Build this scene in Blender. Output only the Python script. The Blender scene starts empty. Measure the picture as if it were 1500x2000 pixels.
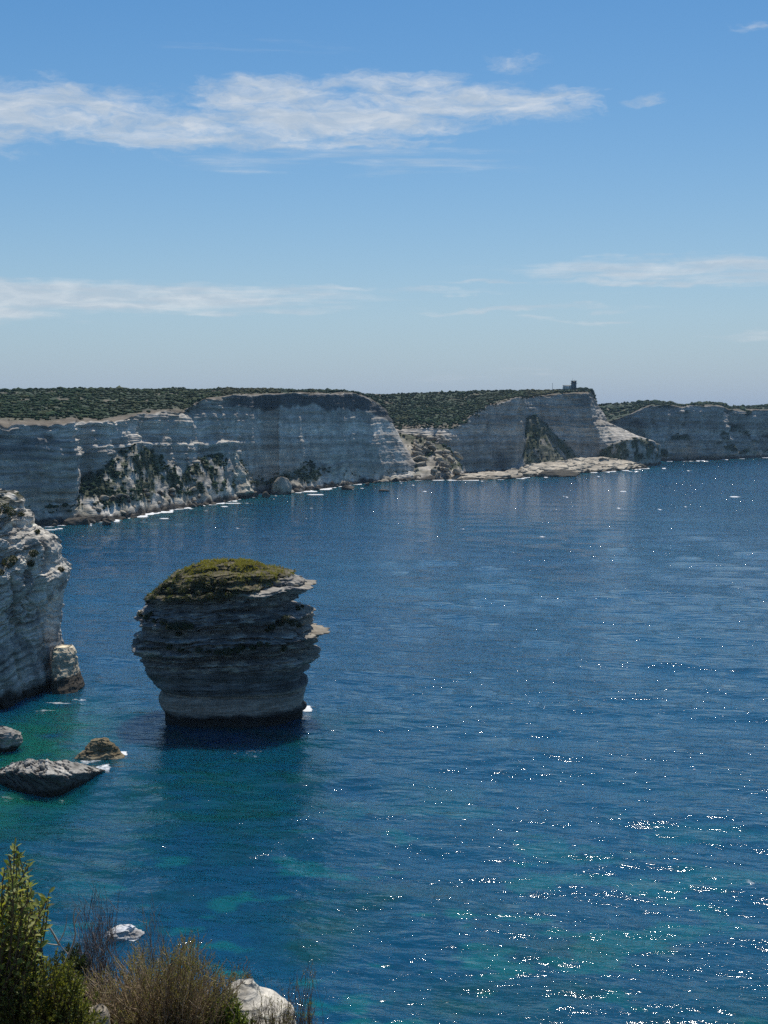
import bpy, math, random
import numpy as np
from mathutils import Vector

random.seed(7)
RNG = np.random.default_rng(7)
C = bpy.context.scene.collection
R = math.radians

# ---------------------------------------------------------------- camera
F = 2773.0                      # focal length in photograph pixels (1500 x 2000)
HC = 65.0                       # camera height above the sea
PITCH = math.atan((1000 - 820) / F)
cd = bpy.data.cameras.new('camera')
cam = bpy.data.objects.new('camera', cd)
C.objects.link(cam)
cam.location = (0, 0, HC)
cam.rotation_euler = (math.pi / 2 - PITCH, 0, 0)
cd.sensor_fit = 'VERTICAL'
cd.sensor_height = 36.0
cd.sensor_width = 27.0
cd.lens = F / 2000 * 36.0
cd.clip_start = 0.1
cd.clip_end = 200000
bpy.context.scene.camera = cam

# ---------------------------------------------------------------- light
SUN_AZ, SUN_EL = R(9.5), R(61)
sd = Vector((math.sin(SUN_AZ) * math.cos(SUN_EL), math.cos(SUN_AZ) * math.cos(SUN_EL), math.sin(SUN_EL)))
sl = bpy.data.lights.new('sun', 'SUN')
sl.energy = 3.6
sl.angle = R(0.53)
sl.color = (1.0, 0.945, 0.86)
sun = bpy.data.objects.new('sun', sl)
C.objects.link(sun)
sun.location = (0, 0, 300)
sun.rotation_euler = (-sd).to_track_quat('-Z', 'Y').to_euler()

bpy.context.scene.cycles.use_denoising = False
bpy.context.scene.cycles.sample_clamp_indirect = 10
vs = bpy.context.scene.view_settings
vs.view_transform = 'Standard'
vs.look = 'None'
vs.gamma = 1.0
vs.use_curve_mapping = False
vs.exposure = 0.22

# ---------------------------------------------------------------- node helpers
class N:
    """tiny wrapper to write node trees as expressions"""
    def __init__(self, tree):
        self.t = tree
    def new(self, typ, **kw):
        n = self.t.nodes.new(typ)
        for k, v in kw.items():
            setattr(n, k, v)
        return n
    def link(self, a, b):
        self.t.links.new(a, b)
    def put(self, sock, v):
        if hasattr(v, 'is_output'):
            self.t.links.new(v, sock)
        else:
            sock.default_value = v
    def m(self, op, a, b=None, c=None, clamp=False):
        n = self.new('ShaderNodeMath', operation=op)
        n.use_clamp = clamp
        self.put(n.inputs[0], a)
        if b is not None: self.put(n.inputs[1], b)
        if c is not None: self.put(n.inputs[2], c)
        return n.outputs[0]
    def smooth(self, x, a, b):
        n = self.new('ShaderNodeMapRange', interpolation_type='SMOOTHSTEP')
        self.put(n.inputs['Value'], x)
        n.inputs['From Min'].default_value = a
        n.inputs['From Max'].default_value = b
        return n.outputs['Result']
    def lin(self, x, a, b, c, d):
        n = self.new('ShaderNodeMapRange')
        self.put(n.inputs['Value'], x)
        n.inputs['From Min'].default_value = a
        n.inputs['From Max'].default_value = b
        n.inputs['To Min'].default_value = c
        n.inputs['To Max'].default_value = d
        return n.outputs['Result']
    def comb(self, x, y, z):
        n = self.new('ShaderNodeCombineXYZ')
        self.put(n.inputs[0], x); self.put(n.inputs[1], y); self.put(n.inputs[2], z)
        return n.outputs[0]
    def sep(self, v):
        n = self.new('ShaderNodeSeparateXYZ')
        self.put(n.inputs[0], v)
        return n.outputs
    def noise(self, v, scale, detail=4, rough=0.55, lac=2.0, dist=0.0):
        n = self.new('ShaderNodeTexNoise')
        self.put(n.inputs['Vector'], v)
        n.inputs['Scale'].default_value = scale
        n.inputs['Detail'].default_value = detail
        n.inputs['Roughness'].default_value = rough
        n.inputs['Lacunarity'].default_value = lac
        n.inputs['Distortion'].default_value = dist
        return n.outputs['Fac']
    def mixc(self, fac, a, b, mode='MIX'):
        n = self.new('ShaderNodeMix', data_type='RGBA', blend_type=mode)
        self.put(n.inputs[0], fac)
        self.put(n.inputs[6], a if hasattr(a, 'is_output') else (*a, 1))
        self.put(n.inputs[7], b if hasattr(b, 'is_output') else (*b, 1))
        return n.outputs[2]

# ---------------------------------------------------------------- sky
wd = bpy.data.worlds.new('World')
bpy.context.scene.world = wd
wd.use_nodes = True
nt = wd.node_tree
nt.nodes.clear()
w = N(nt)
sky = w.new('ShaderNodeTexSky', sky_type='NISHITA')
sky.sun_disc = False
sky.sun_elevation = SUN_EL
sky.sun_rotation = SUN_AZ
sky.altitude = 0
sky.air_density = 1.0
sky.dust_density = 0.35
sky.ozone_density = 1.3
SKY_STRENGTH = 0.078
tc = w.new('ShaderNodeTexCoord')
dx, dy, dz = w.sep(tc.outputs['Generated'])
az = w.m('ARCTAN2', dx, dy)
el = w.m('ARCSINE', dz)
hs = w.new('ShaderNodeHueSaturation')
hs.inputs['Saturation'].default_value = 1.45
w.link(sky.outputs[0], hs.inputs['Color'])
# the pale blue air low over the sea, the same all round the horizon
lowair = w.m('POWER', 2.718, w.m('MULTIPLY', w.m('MAXIMUM', dz, 0.0), -9.0))
skycol = w.mixc(w.m('MULTIPLY', lowair, 0.85), hs.outputs['Color'], (2.55, 4.15, 7.0))

DEG = math.pi / 180
def pdir(px, py):
    """azimuth and elevation of a direction given on the photograph"""
    cx, cy = (px - 750) / F, (1000 - py) / F
    y = math.cos(PITCH) + cy * math.sin(PITCH)
    z = -math.sin(PITCH) + cy * math.cos(PITCH)
    return math.atan2(cx, y), math.atan2(z, math.hypot(cx, y))

av = w.comb(az, el, 0.0)
warp = w.noise(w.comb(w.m('MULTIPLY', az, 16.0), w.m('MULTIPLY', el, 45.0), 3.0), 1.0, 4, 0.6)
warp2 = w.noise(w.comb(w.m('MULTIPLY', az, 16.0), w.m('MULTIPLY', el, 45.0), 9.0), 1.0, 4, 0.6)
azw = w.m('MULTIPLY_ADD', w.m('SUBTRACT', warp, 0.5), 0.05, az)
elw = w.m('MULTIPLY_ADD', w.m('SUBTRACT', warp2, 0.5), 0.022, el)
def ell(px, py, rx, ry, amp, sharp=1.0):
    a0, e0 = pdir(px, py)
    u = w.m('DIVIDE', w.m('SUBTRACT', azw, a0), rx / F)
    v = w.m('DIVIDE', w.m('SUBTRACT', elw, e0), ry / F)
    d = w.m('SQRT', w.m('ADD', w.m('MULTIPLY', u, u), w.m('MULTIPLY', v, v)))
    n = w.new('ShaderNodeMapRange', interpolation_type='SMOOTHERSTEP')
    w.put(n.inputs['Value'], d)
    n.inputs['From Min'].default_value = 1.5
    n.inputs['From Max'].default_value = 0.1
    n.inputs['To Max'].default_value = amp
    return n.outputs['Result']
def acc(lst):
    s = lst[0]
    for q in lst[1:]:
        s = w.m('MAXIMUM', s, q)
    return s
# the cumulus band across the upper sky (puffy), and the thin veils lower down (stretched)
puffy = acc([ell(90, 215, 330, 62, .95), ell(-120, 230, 330, 70, .9), ell(330, 255, 330, 52, .9), ell(520, 190, 190, 52, .95),
             ell(640, 235, 380, 52, 1.0), ell(770, 165, 190, 36, .85), ell(900, 205, 320, 48, .95), ell(1060, 205, 150, 42, .8),
             ell(1010, 125, 90, 26, .62), ell(640, 280, 330, 20, .75), ell(1270, 192, 60, 13, .6), ell(1470, 55, 70, 16, .55)])
veil = acc([ell(150, 578, 620, 36, .95), ell(-200, 590, 520, 40, .9), ell(440, 605, 260, 14, .55), ell(600, 560, 170, 10, .5),
            ell(1330, 520, 400, 24, .8), ell(1500, 540, 260, 24, .7), ell(1010, 518, 120, 7, .4), ell(1000, 554, 190, 6, .5),
            ell(920, 605, 160, 9, .65), ell(1130, 625, 140, 7, .5), ell(700, 315, 420, 34, .45), ell(1480, 658, 110, 12, .45),
            ell(860, 570, 150, 8, .55), ell(1240, 545, 260, 9, .6), ell(1080, 600, 200, 8, .5), ell(1390, 552, 150, 8, .6), ell(1150, 575, 120, 6, .3), ell(950, 735, 300, 16, .3), ell(480, 90, 260, 24, .22)])
# clouds of the same kind elsewhere round the sky
big = w.noise(w.comb(w.m('MULTIPLY', az, 2.2), w.m('MULTIPLY', el, 7.0), 21.0), 1.0, 3, 0.5)
outside = w.smooth(w.m('ABSOLUTE', az), 0.34, 0.5)
above = w.smooth(el, 0.32, 0.42)
elsewhere = w.m('MULTIPLY', w.smooth(big, 0.52, 0.68), w.m('MAXIMUM', outside, above))
elsewhere = w.m('MULTIPLY', elsewhere, w.smooth(el, 0.02, 0.08))
d1 = w.noise(w.comb(w.m('MULTIPLY', azw, 34.0), w.m('MULTIPLY', elw, 120.0), 0.0), 1.0, 10, 0.68)
d2 = w.noise(w.comb(w.m('MULTIPLY', az, 14.0), w.m('MULTIPLY', el, 170.0), 5.0), 1.0, 7, 0.6)
pm = w.m('MAXIMUM', puffy, elsewhere)
ca = w.smooth(w.m('ADD', w.m('MULTIPLY', d1, 1.5), w.m('MULTIPLY', w.m('SUBTRACT', pm, 1.0), 1.0)), 0.06, 0.92)
ca = w.m('MULTIPLY', ca, w.smooth(pm, 0.02, 0.3))
cb = w.smooth(w.m('ADD', w.m('MULTIPLY', d2, 1.2), w.m('MULTIPLY', w.m('SUBTRACT', veil, 1.0), .8)), -.05, 0.62)
cb = w.m('MULTIPLY', cb, w.smooth(veil, 0.02, 0.3))
dens = w.m('MAXIMUM', w.m('MULTIPLY', ca, 0.78), w.m('MULTIPLY', cb, 0.68), clamp=True)
# thicker parts a touch greyer
cshade = w.noise(w.comb(w.m('MULTIPLY', azw, 26.0), w.m('MULTIPLY', elw, 110.0), 40.0), 1.0, 5, 0.6)
ccol = w.mixc(w.smooth(cshade, 0.35, 0.7), (5.6, 6.4, 7.3), (8.2, 8.5, 8.8))
final = w.mixc(dens, skycol, ccol)
bg = w.new('ShaderNodeBackground')
bg.inputs['Strength'].default_value = SKY_STRENGTH
w.link(final, bg.inputs['Color'])
wo = w.new('ShaderNodeOutputWorld')
w.link(bg.outputs[0], wo.inputs['Surface'])

# ---------------------------------------------------------------- pixel -> world
def ray(px, py):
    cx, cy = (px - 750) / F, (1000 - py) / F
    return np.array([cx, math.cos(PITCH) + cy * math.sin(PITCH), -math.sin(PITCH) + cy * math.cos(PITCH)])
def at(px, py, Y):
    d = ray(px, py)
    return np.array([0, 0, HC]) + d * (Y / d[1])
def sea_pt(px, py):
    d = ray(px, py)
    return np.array([0, 0, HC]) + d * (-HC / d[2])
def slope(px, py):
    d = ray(px, py)
    return d[2] / d[1]

# ---------------------------------------------------------------- noise
_perm = np.random.default_rng(11).permutation(256).astype(np.int32)
_perm = np.concatenate([_perm, _perm, _perm])
_g = np.random.default_rng(12).normal(size=(256, 3)).astype(np.float32)
_g /= np.linalg.norm(_g, axis=1)[:, None]
def perlin(p):
    p = np.asarray(p, np.float32)
    i = np.floor(p).astype(np.int32)
    f = p - i
    u = f * f * f * (f * (f * 6 - 15) + 10)
    i &= 255
    out = 0
    for ox in (0, 1):
        for oy in (0, 1):
            for oz in (0, 1):
                h = _perm[_perm[_perm[(i[:, 0] + ox) & 255] + ((i[:, 1] + oy) & 255)] + ((i[:, 2] + oz) & 255)]
                g = _g[h]
                d = g[:, 0] * (f[:, 0] - ox) + g[:, 1] * (f[:, 1] - oy) + g[:, 2] * (f[:, 2] - oz)
                wx = u[:, 0] if ox else 1 - u[:, 0]
                wy = u[:, 1] if oy else 1 - u[:, 1]
                wz = u[:, 2] if oz else 1 - u[:, 2]
                out = out + d * wx * wy * wz
    return out * 1.6
def fbm(p, octv=4, gain=0.5, off=0.0):
    p = np.asarray(p, np.float32) + off
    a, s = 1.0, 0
    for _ in range(octv):
        s = s + a * perlin(p)
        p = p * 2.03 + 17.3
        a *= gain
    return s
def ridged(p, octv=4, gain=0.5, off=0.0):
    p = np.asarray(p, np.float32) + off
    a, s = 1.0, 0
    for _ in range(octv):
        s = s + a * (1 - 2 * np.abs(perlin(p)))
        p = p * 2.03 + 17.3
        a *= gain
    return s
def sstep(x, a, b):
    t = np.clip((x - a) / (b - a), 0, 1)
    return t * t * (3 - 2 * t)
class Strata:
    """a column of beds: each level of rock stands proud or is worn back, and has a tone of its own"""
    def __init__(self, seed, tmin, tmax, lo=-60, hi=200):
        r = np.random.default_rng(seed)
        z, zs, vs_, ts = lo, [], [], []
        while z < hi:
            t = r.uniform(tmin, tmax)
            v, tn = r.uniform(-1, 1), r.uniform(-1, 1)
            zs += [z, z + t * 0.72]; vs_ += [v * 0.75, v]; ts += [tn, tn]
            z += t
        self.z, self.v, self.t = np.array(zs), np.array(vs_), np.array(ts)
    def blocks(self, z, s, w, seed=0):
        """the bed broken across into blocks, each a little out or in"""
        k = np.searchsorted(self.z[0::2], z)
        h = lambda a: (np.sin(a * 12.9898 + seed * 3.7) * 43758.5453) % 1.0
        c = np.floor(s / (w * (.55 + .9 * h(k + .31))) + h(k * 1.7 + .5) * 10)
        return 2 * h(k * 7.13 + c * 3.91) - 1
    def seam(self, z, w):
        """1 at the joint between two beds, 0 inside them"""
        e = self.z[0::2]
        k = np.clip(np.searchsorted(e, z), 1, len(e) - 1)
        return np.exp(-(np.minimum(np.abs(z - e[k]), np.abs(z - e[k - 1])) / w) ** 2)
    def d(self, z): return np.interp(z, self.z, self.v)
    def tone(self, z): return np.interp(z, self.z, self.t)

# ---------------------------------------------------------------- mesh helpers
def mesh_np(name, V, faces, mat, col=None, parent=None, smooth=False, extra=None, link=True):
    """faces: list of index arrays (m, k)"""
    me = bpy.data.meshes.new(name)
    V = np.asarray(V, np.float32)
    me.vertices.add(len(V))
    me.vertices.foreach_set('co', V.ravel())
    faces = [np.asarray(f, np.int32) for f in faces if len(f)]
    loops = np.concatenate([f.ravel() for f in faces])
    starts, s = [], 0
    for f in faces:
        m_, k = f.shape
        starts.append(np.arange(m_, dtype=np.int32) * k + s)
        s += m_ * k
    starts = np.concatenate(starts)
    me.loops.add(len(loops))
    me.loops.foreach_set('vertex_index', loops)
    me.polygons.add(len(starts))
    me.polygons.foreach_set('loop_start', starts)
    if smooth:
        me.polygons.foreach_set('use_smooth', np.ones(len(starts), bool))
    me.update(calc_edges=True)
    if col is not None:
        a = me.color_attributes.new('Col', 'FLOAT_COLOR', 'POINT')
        c = np.ones((len(V), 4), np.float32)
        c[:, :col.shape[1]] = col
        a.data.foreach_set('color', c.ravel())
    for k, v in (extra or {}).items():
        a = me.attributes.new(k, 'FLOAT', 'POINT')
        a.data.foreach_set('value', np.asarray(v, np.float32))
    if mat: me.materials.append(mat)
    if not link: return me
    o = bpy.data.objects.new(name, me)
    C.objects.link(o)
    if parent: o.parent = parent
    return o
def grid_faces(nu, nv, wrap=False):
    """verts indexed [u * nv + v]"""
    a = np.arange(nu * nv).reshape(nu, nv)
    if wrap: a = np.vstack([a, a[:1]])
    return np.stack([a[:-1, :-1], a[1:, :-1], a[1:, 1:], a[:-1, 1:]], -1).reshape(-1, 4)
def tag(o, label=None, cat=None, group=None, kind=None):
    if label: o['label'] = label
    if cat: o['category'] = cat
    if group: o['group'] = group
    if kind: o['kind'] = kind
    return o
def empty(name, loc, label=None, cat=None, group=None, rz=0):
    o = bpy.data.objects.new(name, None)
    o.empty_display_size = 0.2
    C.objects.link(o)
    o.location = loc
    o.rotation_euler = (0, 0, rz)
    return tag(o, label, cat, group)
class MB:
    """collects verts / faces / colours"""
    def __init__(self):
        self.v, self.f, self.c, self.n = [], {}, [], 0
    def add(self, v, faces, c):
        v = np.asarray(v, np.float32)
        for f in faces:
            f = np.asarray(f, np.int32)
            self.f.setdefault(f.shape[1], []).append(f + self.n)
        self.v.append(v)
        c = np.asarray(c, np.float32)
        if c.ndim == 1: c = np.tile(c, (len(v), 1))
        self.c.append(c)
        self.n += len(v)
    def box(self, x0, x1, y0, y1, z0, z1, c=(.5, .5, .5)):
        v = [(x, y, z) for x in (x0, x1) for y in (y0, y1) for z in (z0, z1)]
        self.add(v, [[(0, 1, 3, 2), (4, 6, 7, 5), (0, 4, 5, 1), (2, 3, 7, 6), (0, 2, 6, 4), (1, 5, 7, 3)]], c)
    def tube(self, pts, r0, r1, c, sides=4, cap=False):
        pts = np.asarray(pts, np.float32)
        n = len(pts)
        t = np.gradient(pts, axis=0)
        t /= np.linalg.norm(t, axis=1)[:, None] + 1e-9
        ref = np.array([0.31, 0.9, 0.2], np.float32)
        a = np.cross(t, ref); a /= np.linalg.norm(a, axis=1)[:, None] + 1e-9
        b = np.cross(t, a)
        rr = np.linspace(r0, r1, n)[:, None, None]
        th = np.arange(sides) * 2 * math.pi / sides
        V = pts[:, None] + rr * (np.cos(th)[None, :, None] * a[:, None] + np.sin(th)[None, :, None] * b[:, None])
        idx = np.arange(n * sides).reshape(n, sides)
        nx = np.roll(idx, -1, 1)
        q = np.stack([idx[:-1], nx[:-1], nx[1:], idx[1:]], -1).reshape(-1, 4)
        fs = [q]
        if cap:
            fs += [idx[-1][None, :], idx[0][None, ::-1]]
        self.add(V.reshape(-1, 3), fs, c)
    def build(self, name, mat, parent=None, smooth=False):
        return mesh_np(name, np.concatenate(self.v), [np.concatenate(f) for f in self.f.values()], mat, np.concatenate(self.c), parent, smooth)

# ---------------------------------------------------------------- materials
def mat_new(name):
    m_ = bpy.data.materials.new(name)
    m_.use_nodes = True
    t = m_.node_tree
    t.nodes.clear()
    k = N(t)
    out = k.new('ShaderNodeOutputMaterial')
    return m_, k, out
def rock_mat(name, fine, bump, tint=(1, 1, 1), streak=0.0, rough=0.9):
    """Col attribute = albedo of the bed / stain / wet band; noise adds grain, bump the relief below mesh size"""
    m_, k, out = mat_new(name)
    at_ = k.new('ShaderNodeAttribute', attribute_name='Col')
    geo = k.new('ShaderNodeNewGeometry')
    p = geo.outputs['Position']
    px, py, pz = k.sep(p)
    n1 = k.noise(p, fine, 6, 0.65)
    flat = k.comb(k.m('MULTIPLY', px, fine * .35), k.m('MULTIPLY', py, fine * .35), k.m('MULTIPLY', pz, fine * 3.2))
    n2 = k.noise(flat, 1.0, 5, 0.6)
    n3 = k.noise(p, fine * 0.13, 4, 0.6)
    f = k.m('MULTIPLY', k.lin(n1, 0.3, 0.7, 0.72, 1.22), k.lin(n2, 0.32, 0.68, 0.72, 1.22))
    f = k.m('MULTIPLY', f, k.lin(n3, 0.3, 0.7, 0.85, 1.14))
    mu = k.new('ShaderNodeVectorMath', operation='SCALE')
    k.link(at_.outputs['Color'], mu.inputs[0])
    k.link(f, mu.inputs['Scale'])
    b = k.new('ShaderNodeBsdfPrincipled')
    k.link(mu.outputs[0], b.inputs['Base Color'])
    b.inputs['Roughness'].default_value = rough
    b.inputs['Specular IOR Level'].default_value = 0.25
    bp = k.new('ShaderNodeBump')
    bp.inputs['Strength'].default_value = 1.0
    bp.inputs['Distance'].default_value = bump
    hh = k.m('ADD', k.m('MULTIPLY', n1, 0.6), k.m('MULTIPLY', n2, 0.9))
    k.link(hh, bp.inputs['Height'])
    k.link(bp.outputs[0], b.inputs['Normal'])
    k.link(b.outputs[0], out.inputs['Surface'])
    return m_
M_CLIFF = rock_mat('limestone_far', 0.16, 1.1)
M_STACK = rock_mat('limestone_stack', 0.9, 0.28)
M_NEAR = rock_mat('limestone_close', 9.0, 0.02)
def leaf_mat(name, trans=0.35, rough=0.55, spec=0.3):
    m_, k, out = mat_new(name)
    at_ = k.new('ShaderNodeAttribute', attribute_name='Col')
    b = k.new('ShaderNodeBsdfPrincipled')
    k.link(at_.outputs['Color'], b.inputs['Base Color'])
    b.inputs['Roughness'].default_value = rough
    b.inputs['Specular IOR Level'].default_value = spec
    if trans > 0:
        tr = k.new('ShaderNodeBsdfTranslucent')
        mu = k.new('ShaderNodeVectorMath', operation='MULTIPLY')
        k.link(at_.outputs['Color'], mu.inputs[0])
        mu.inputs[1].default_value = (1.5, 1.45, 0.6)
        k.link(mu.outputs[0], tr.inputs['Color'])
        mx = k.new('ShaderNodeMixShader')
        mx.inputs[0].default_value = trans
        k.link(b.outputs[0], mx.inputs[1]); k.link(tr.outputs[0], mx.inputs[2])
        k.link(mx.outputs[0], out.inputs['Surface'])
    else:
        k.link(b.outputs[0], out.inputs['Surface'])
    return m_
M_LEAF = leaf_mat('leaf')
M_SCRUB = leaf_mat('scrub', 0.12, 0.8, 0.1)
M_TWIG = leaf_mat('bark', 0.0, 0.8, 0.15)
def plain(name, col, rough=0.7, metal=0.0):
    m_, k, out = mat_new(name)
    geo = k.new('ShaderNodeNewGeometry')
    n1 = k.noise(geo.outputs['Position'], 2.0, 4, 0.6)
    b = k.new('ShaderNodeBsdfPrincipled')
    k.link(k.mixc(n1, tuple(c * 0.8 for c in col), tuple(min(1, c * 1.15) for c in col)), b.inputs['Base Color'])
    b.inputs['Roughness'].default_value = rough
    b.inputs['Metallic'].default_value = metal
    k.link(b.outputs[0], out.inputs['Surface'])
    return m_

# ================================================================ CLIFFS
shore = []      # world polyline pieces of the far waterline, for foam and shallows
def talus(px, yb, py, deg, Yb=None):
    """point on pixel (px,py) of a slope that climbs from the waterline under it at the given angle"""
    if Yb is None: Yb = sea_pt(px, yb)[1]
    c = 1 / math.tan(R(deg))
    m_ = slope(px, py)
    z = (HC + m_ * Yb) / (1 - m_ * c)
    return Yb + c * z
class Cliff:
    def __init__(self, cols, xs, rows, ncol):
        """cols: (C, K, 3) control points; rows: subdivisions between control rows"""
        P = np.asarray(cols, np.float64)
        xs = np.asarray(xs, float)
        u = np.linspace(xs[0], xs[-1], ncol)
        Q = np.stack([np.stack([np.interp(u, xs, P[:, k, d]) for d in range(3)], -1) for k in range(P.shape[1])], 1)
        ker = np.exp(-np.linspace(-2, 2, 7) ** 2); ker /= ker.sum()
        for k in range(Q.shape[1]):
            for d in range(3):
                Q[:, k, d] = np.convolve(np.pad(Q[:, k, d], 3, mode='edge'), ker, 'valid')
        t = []
        for k, n in enumerate(rows):
            t += list(k + np.arange(n) / n)
        t.append(len(rows))
        self.t = np.array(t)
        k0 = np.minimum(self.t.astype(int), Q.shape[1] - 2)
        fr = (self.t - k0)[None, :, None]
        self.P = Q[:, k0] * (1 - fr) + Q[:, k0 + 1] * fr            # (ncol, nrow, 3)
        self.nu, self.nv = self.P.shape[:2]
        self.u = u
        du = np.gradient(self.P, axis=0)
        h = du.copy(); h[..., 2] = 0
        ker = np.exp(-np.linspace(-2, 2, 25) ** 2); ker /= ker.sum()
        for j in range(self.nv):
            for d in range(2):
                h[:, j, d] = np.convolve(np.pad(h[:, j, d], 12, mode='edge'), ker, 'valid')
        n = np.stack([h[..., 1], -h[..., 0], np.zeros_like(h[..., 0])], -1)
        n /= np.linalg.norm(n, axis=-1)[..., None] + 1e-9
        self.n = n
        self.T = np.broadcast_to(self.t[None, :], (self.nu, self.nv))
        self.U = np.broadcast_to(u[:, None], (self.nu, self.nv))
def flatp(a): return a.reshape(-1, 3)

ST1 = Strata(3, 2.5, 7.0)
ST2 = Strata(4, 0.7, 2.0)
ST3 = Strata(5, 5, 14)
LIME = np.array([0.64, 0.585, 0.50])
CREAM = np.array([0.40, 0.36, 0.28])
WET = np.array([0.045, 0.04, 0.032])
GREEN = np.array([0.034, 0.055, 0.028])
TAN = np.array([0.36, 0.29, 0.20])

def cliff_build(cl, name, kc, label, cat, big=9.0, amp=1.0, tilt=0.02, face_hi=3, dark=None, veg=None, warm=None, tone=1.0, seed=0.0, mat=None):
    """kc = (foot row, rim row): between them bedded rock face; below it the debris slope; above it the scrub plateau"""
    P = flatp(cl.P); T = cl.T.ravel(); U = cl.U.ravel(); n = flatp(cl.n)
    foot, rim = kc
    wf = sstep(T, foot - 0.12, foot + 0.06) * (1 - sstep(T, rim - 0.03, rim + 0.10))
    wt = 1 - sstep(T, foot - 0.05, foot + 0.1)
    wp = sstep(T, rim - 0.02, rim + 0.3)
    zz = P[:, 2] + tilt * P[:, 0] + 2.0 * fbm(P / 55.0, 3, off=seed + 3.1)
    ampf = amp(U) if callable(amp) else amp
    bigd = fbm(P * [1 / 70., 1 / 70., 1 / 160.], 3, off=seed) * big
    gully = -np.clip(ridged(P * [1 / 38., 1 / 38., 1 / 130.], 3, off=seed + 9) - 0.85, 0, 2) * 5.0 * (ampf if callable(amp) else 1)
    beds = ST1.d(zz) * 1.5 + ST2.d(zz) * 0.7 + ST3.d(zz) * 1.6
    beds *= 0.55 + 0.9 * np.clip(fbm(P * [1 / 60., 1 / 60., 1 / 45.], 3, off=seed + 5) + 0.5, 0, 1.3)
    rough = fbm(P / 7.0, 4, off=seed + 2) * 0.9
    crumble = np.clip(fbm(P * [1 / 18., 1 / 18., 1 / 9.], 4, off=seed + 31) - 0.05, 0, 1) * 4.0
    blk = ST2.blocks(zz, U * .65 + fbm(P / 9.0, 2) * 1.5, 7.0) * .45 + ST1.blocks(zz, U * .65 + fbm(P / 12.0, 2) * 3, 17.0, 2) * .8
    sg = np.clip(fbm(P * [1 / 55., 1 / 55., 1 / 14.], 3, off=seed + 61) + .45, 0, 1)
    blk = blk - ST1.seam(zz, .75) * 2.0 * sg - ST2.seam(zz, .45) * .9 * sg
    d = wf * (bigd + ampf * blk + gully + ampf * (beds * .85 + rough + crumble * .6))
    tal = fbm(P / 26.0, 4, off=seed + 7) * 3.0 + ridged(P / 11.0, 3, off=seed + 8) * .9 + fbm(P / 5.0, 3, off=seed + 6) * .9
    up = np.zeros_like(P); up[:, 2] = 1
    below = sstep(T, 0.6, 1.15)
    V = P + n * d[:, None] + (n * 0.7 + up * 0.6) * (wt * tal * below)[:, None]
    rimz = np.exp(-((T - rim) / .09) ** 2)
    V[:, 2] += rimz * (fbm(np.stack([U / 34., U * 0 + seed, U * 0], 1), 4) * 2.2 + fbm(np.stack([U / 60., U * 0 + seed, U * 0], 1), 2) * 2.5 - 1.0)
    V[:, 2] += wp * (fbm(P / 60.0, 3, off=seed + 12) * 1.6 + fbm(P / 12.0, 3, off=seed + 13) * 0.7)
    # ---- albedo
    b = 0.5 * ST1.tone(zz) + 0.3 * ST2.tone(zz) + 0.35 * ST3.tone(zz)
    g = (0.86 + 0.36 * b) * (1.0 + 0.25 * fbm(P / 22.0, 4, off=seed + 15)) * tone
    streak = fbm(P * [1 / 9., 1 / 9., 1 / 70.], 3, off=seed + 21)
    g = g * (1 - 0.22 * np.clip(streak - 0.12, 0, 1))
    col = LIME[None] * g[:, None]
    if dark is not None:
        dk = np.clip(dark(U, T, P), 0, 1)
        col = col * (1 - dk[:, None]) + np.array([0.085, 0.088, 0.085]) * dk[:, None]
    cr = np.clip(fbm(P / 16.0, 4, off=seed + 17) * 1.3 + 0.35, 0, 1)
    wm = wt * cr + (np.clip(warm(U, T, P), 0, 1) if warm is not None else 0)
    wm = np.clip(wm, 0, 1)
    col = col * (1 - wm[:, None]) + (CREAM[None] * (0.85 + 0.3 * fbm(P / 9.0, 3, off=seed + 18))[:, None]) * wm[:, None]
    # ledges and hollows of the face hold scrub; the debris slope is half overgrown
    vg = wt * sstep(fbm(P / 24.0, 5, .6, off=seed + 25) + 0.18, 0.05, 0.3) * sstep(P[:, 2], 5, 12)
    if veg is not None:
        vg = np.maximum(vg, np.clip(veg(U, T, P), 0, 1))
    pl = wp * sstep(fbm(P / 25.0, 4, off=seed + 27) + .5 * fbm(P / 70.0, 2, off=seed + 26) + sstep(T, rim + .02, rim + 0.3) * 1.15, 0.30, 0.65)
    vg = np.clip(np.maximum(vg, pl), 0, 1)
    rimc = wp * (1 - pl)
    rimc = rimc * (.25 + .6 * sstep(fbm(P / 12.0, 3, off=seed + 30), -.1, .3))
    wpc = sstep(T + .03 * fbm(P / 14.0, 3, off=seed + 33), rim - .012, rim + .03)
    col = col * (1 - wpc[:, None] * .9) + (TAN * .34 * (1 + .4 * fbm(P / 11.0, 3, off=seed + 32))[:, None]) * wpc[:, None] * .9
    col = col * (1 - rimc[:, None] * .5) + TAN * .62 * rimc[:, None] * .5
    col = col * (1 - vg[:, None]) + (GREEN * (1 - wt[:, None]) + np.array([.085, .095, .05]) * wt[:, None]) * (1 + 0.4 * fbm(P / 14.0, 3, off=seed + 28))[:, None] * vg[:, None]
    wetz = 1 - sstep(P[:, 2] + 2.0 * fbm(P / 8.0, 3, off=seed + 29), 2.0, 4.6)
    col = col * (1 - wetz[:, None]) + WET * wetz[:, None]
    col = np.clip(col, 0.012, 0.8)
    o = mesh_np(name, V, [grid_faces(cl.nu, cl.nv)], mat or M_CLIFF, col)
    tag(o, label, cat, kind='structure')
    cl.V = V; cl.veg = vg; cl.wt = wt; cl.wp = wp; cl.wf = wf
    return o

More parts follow.
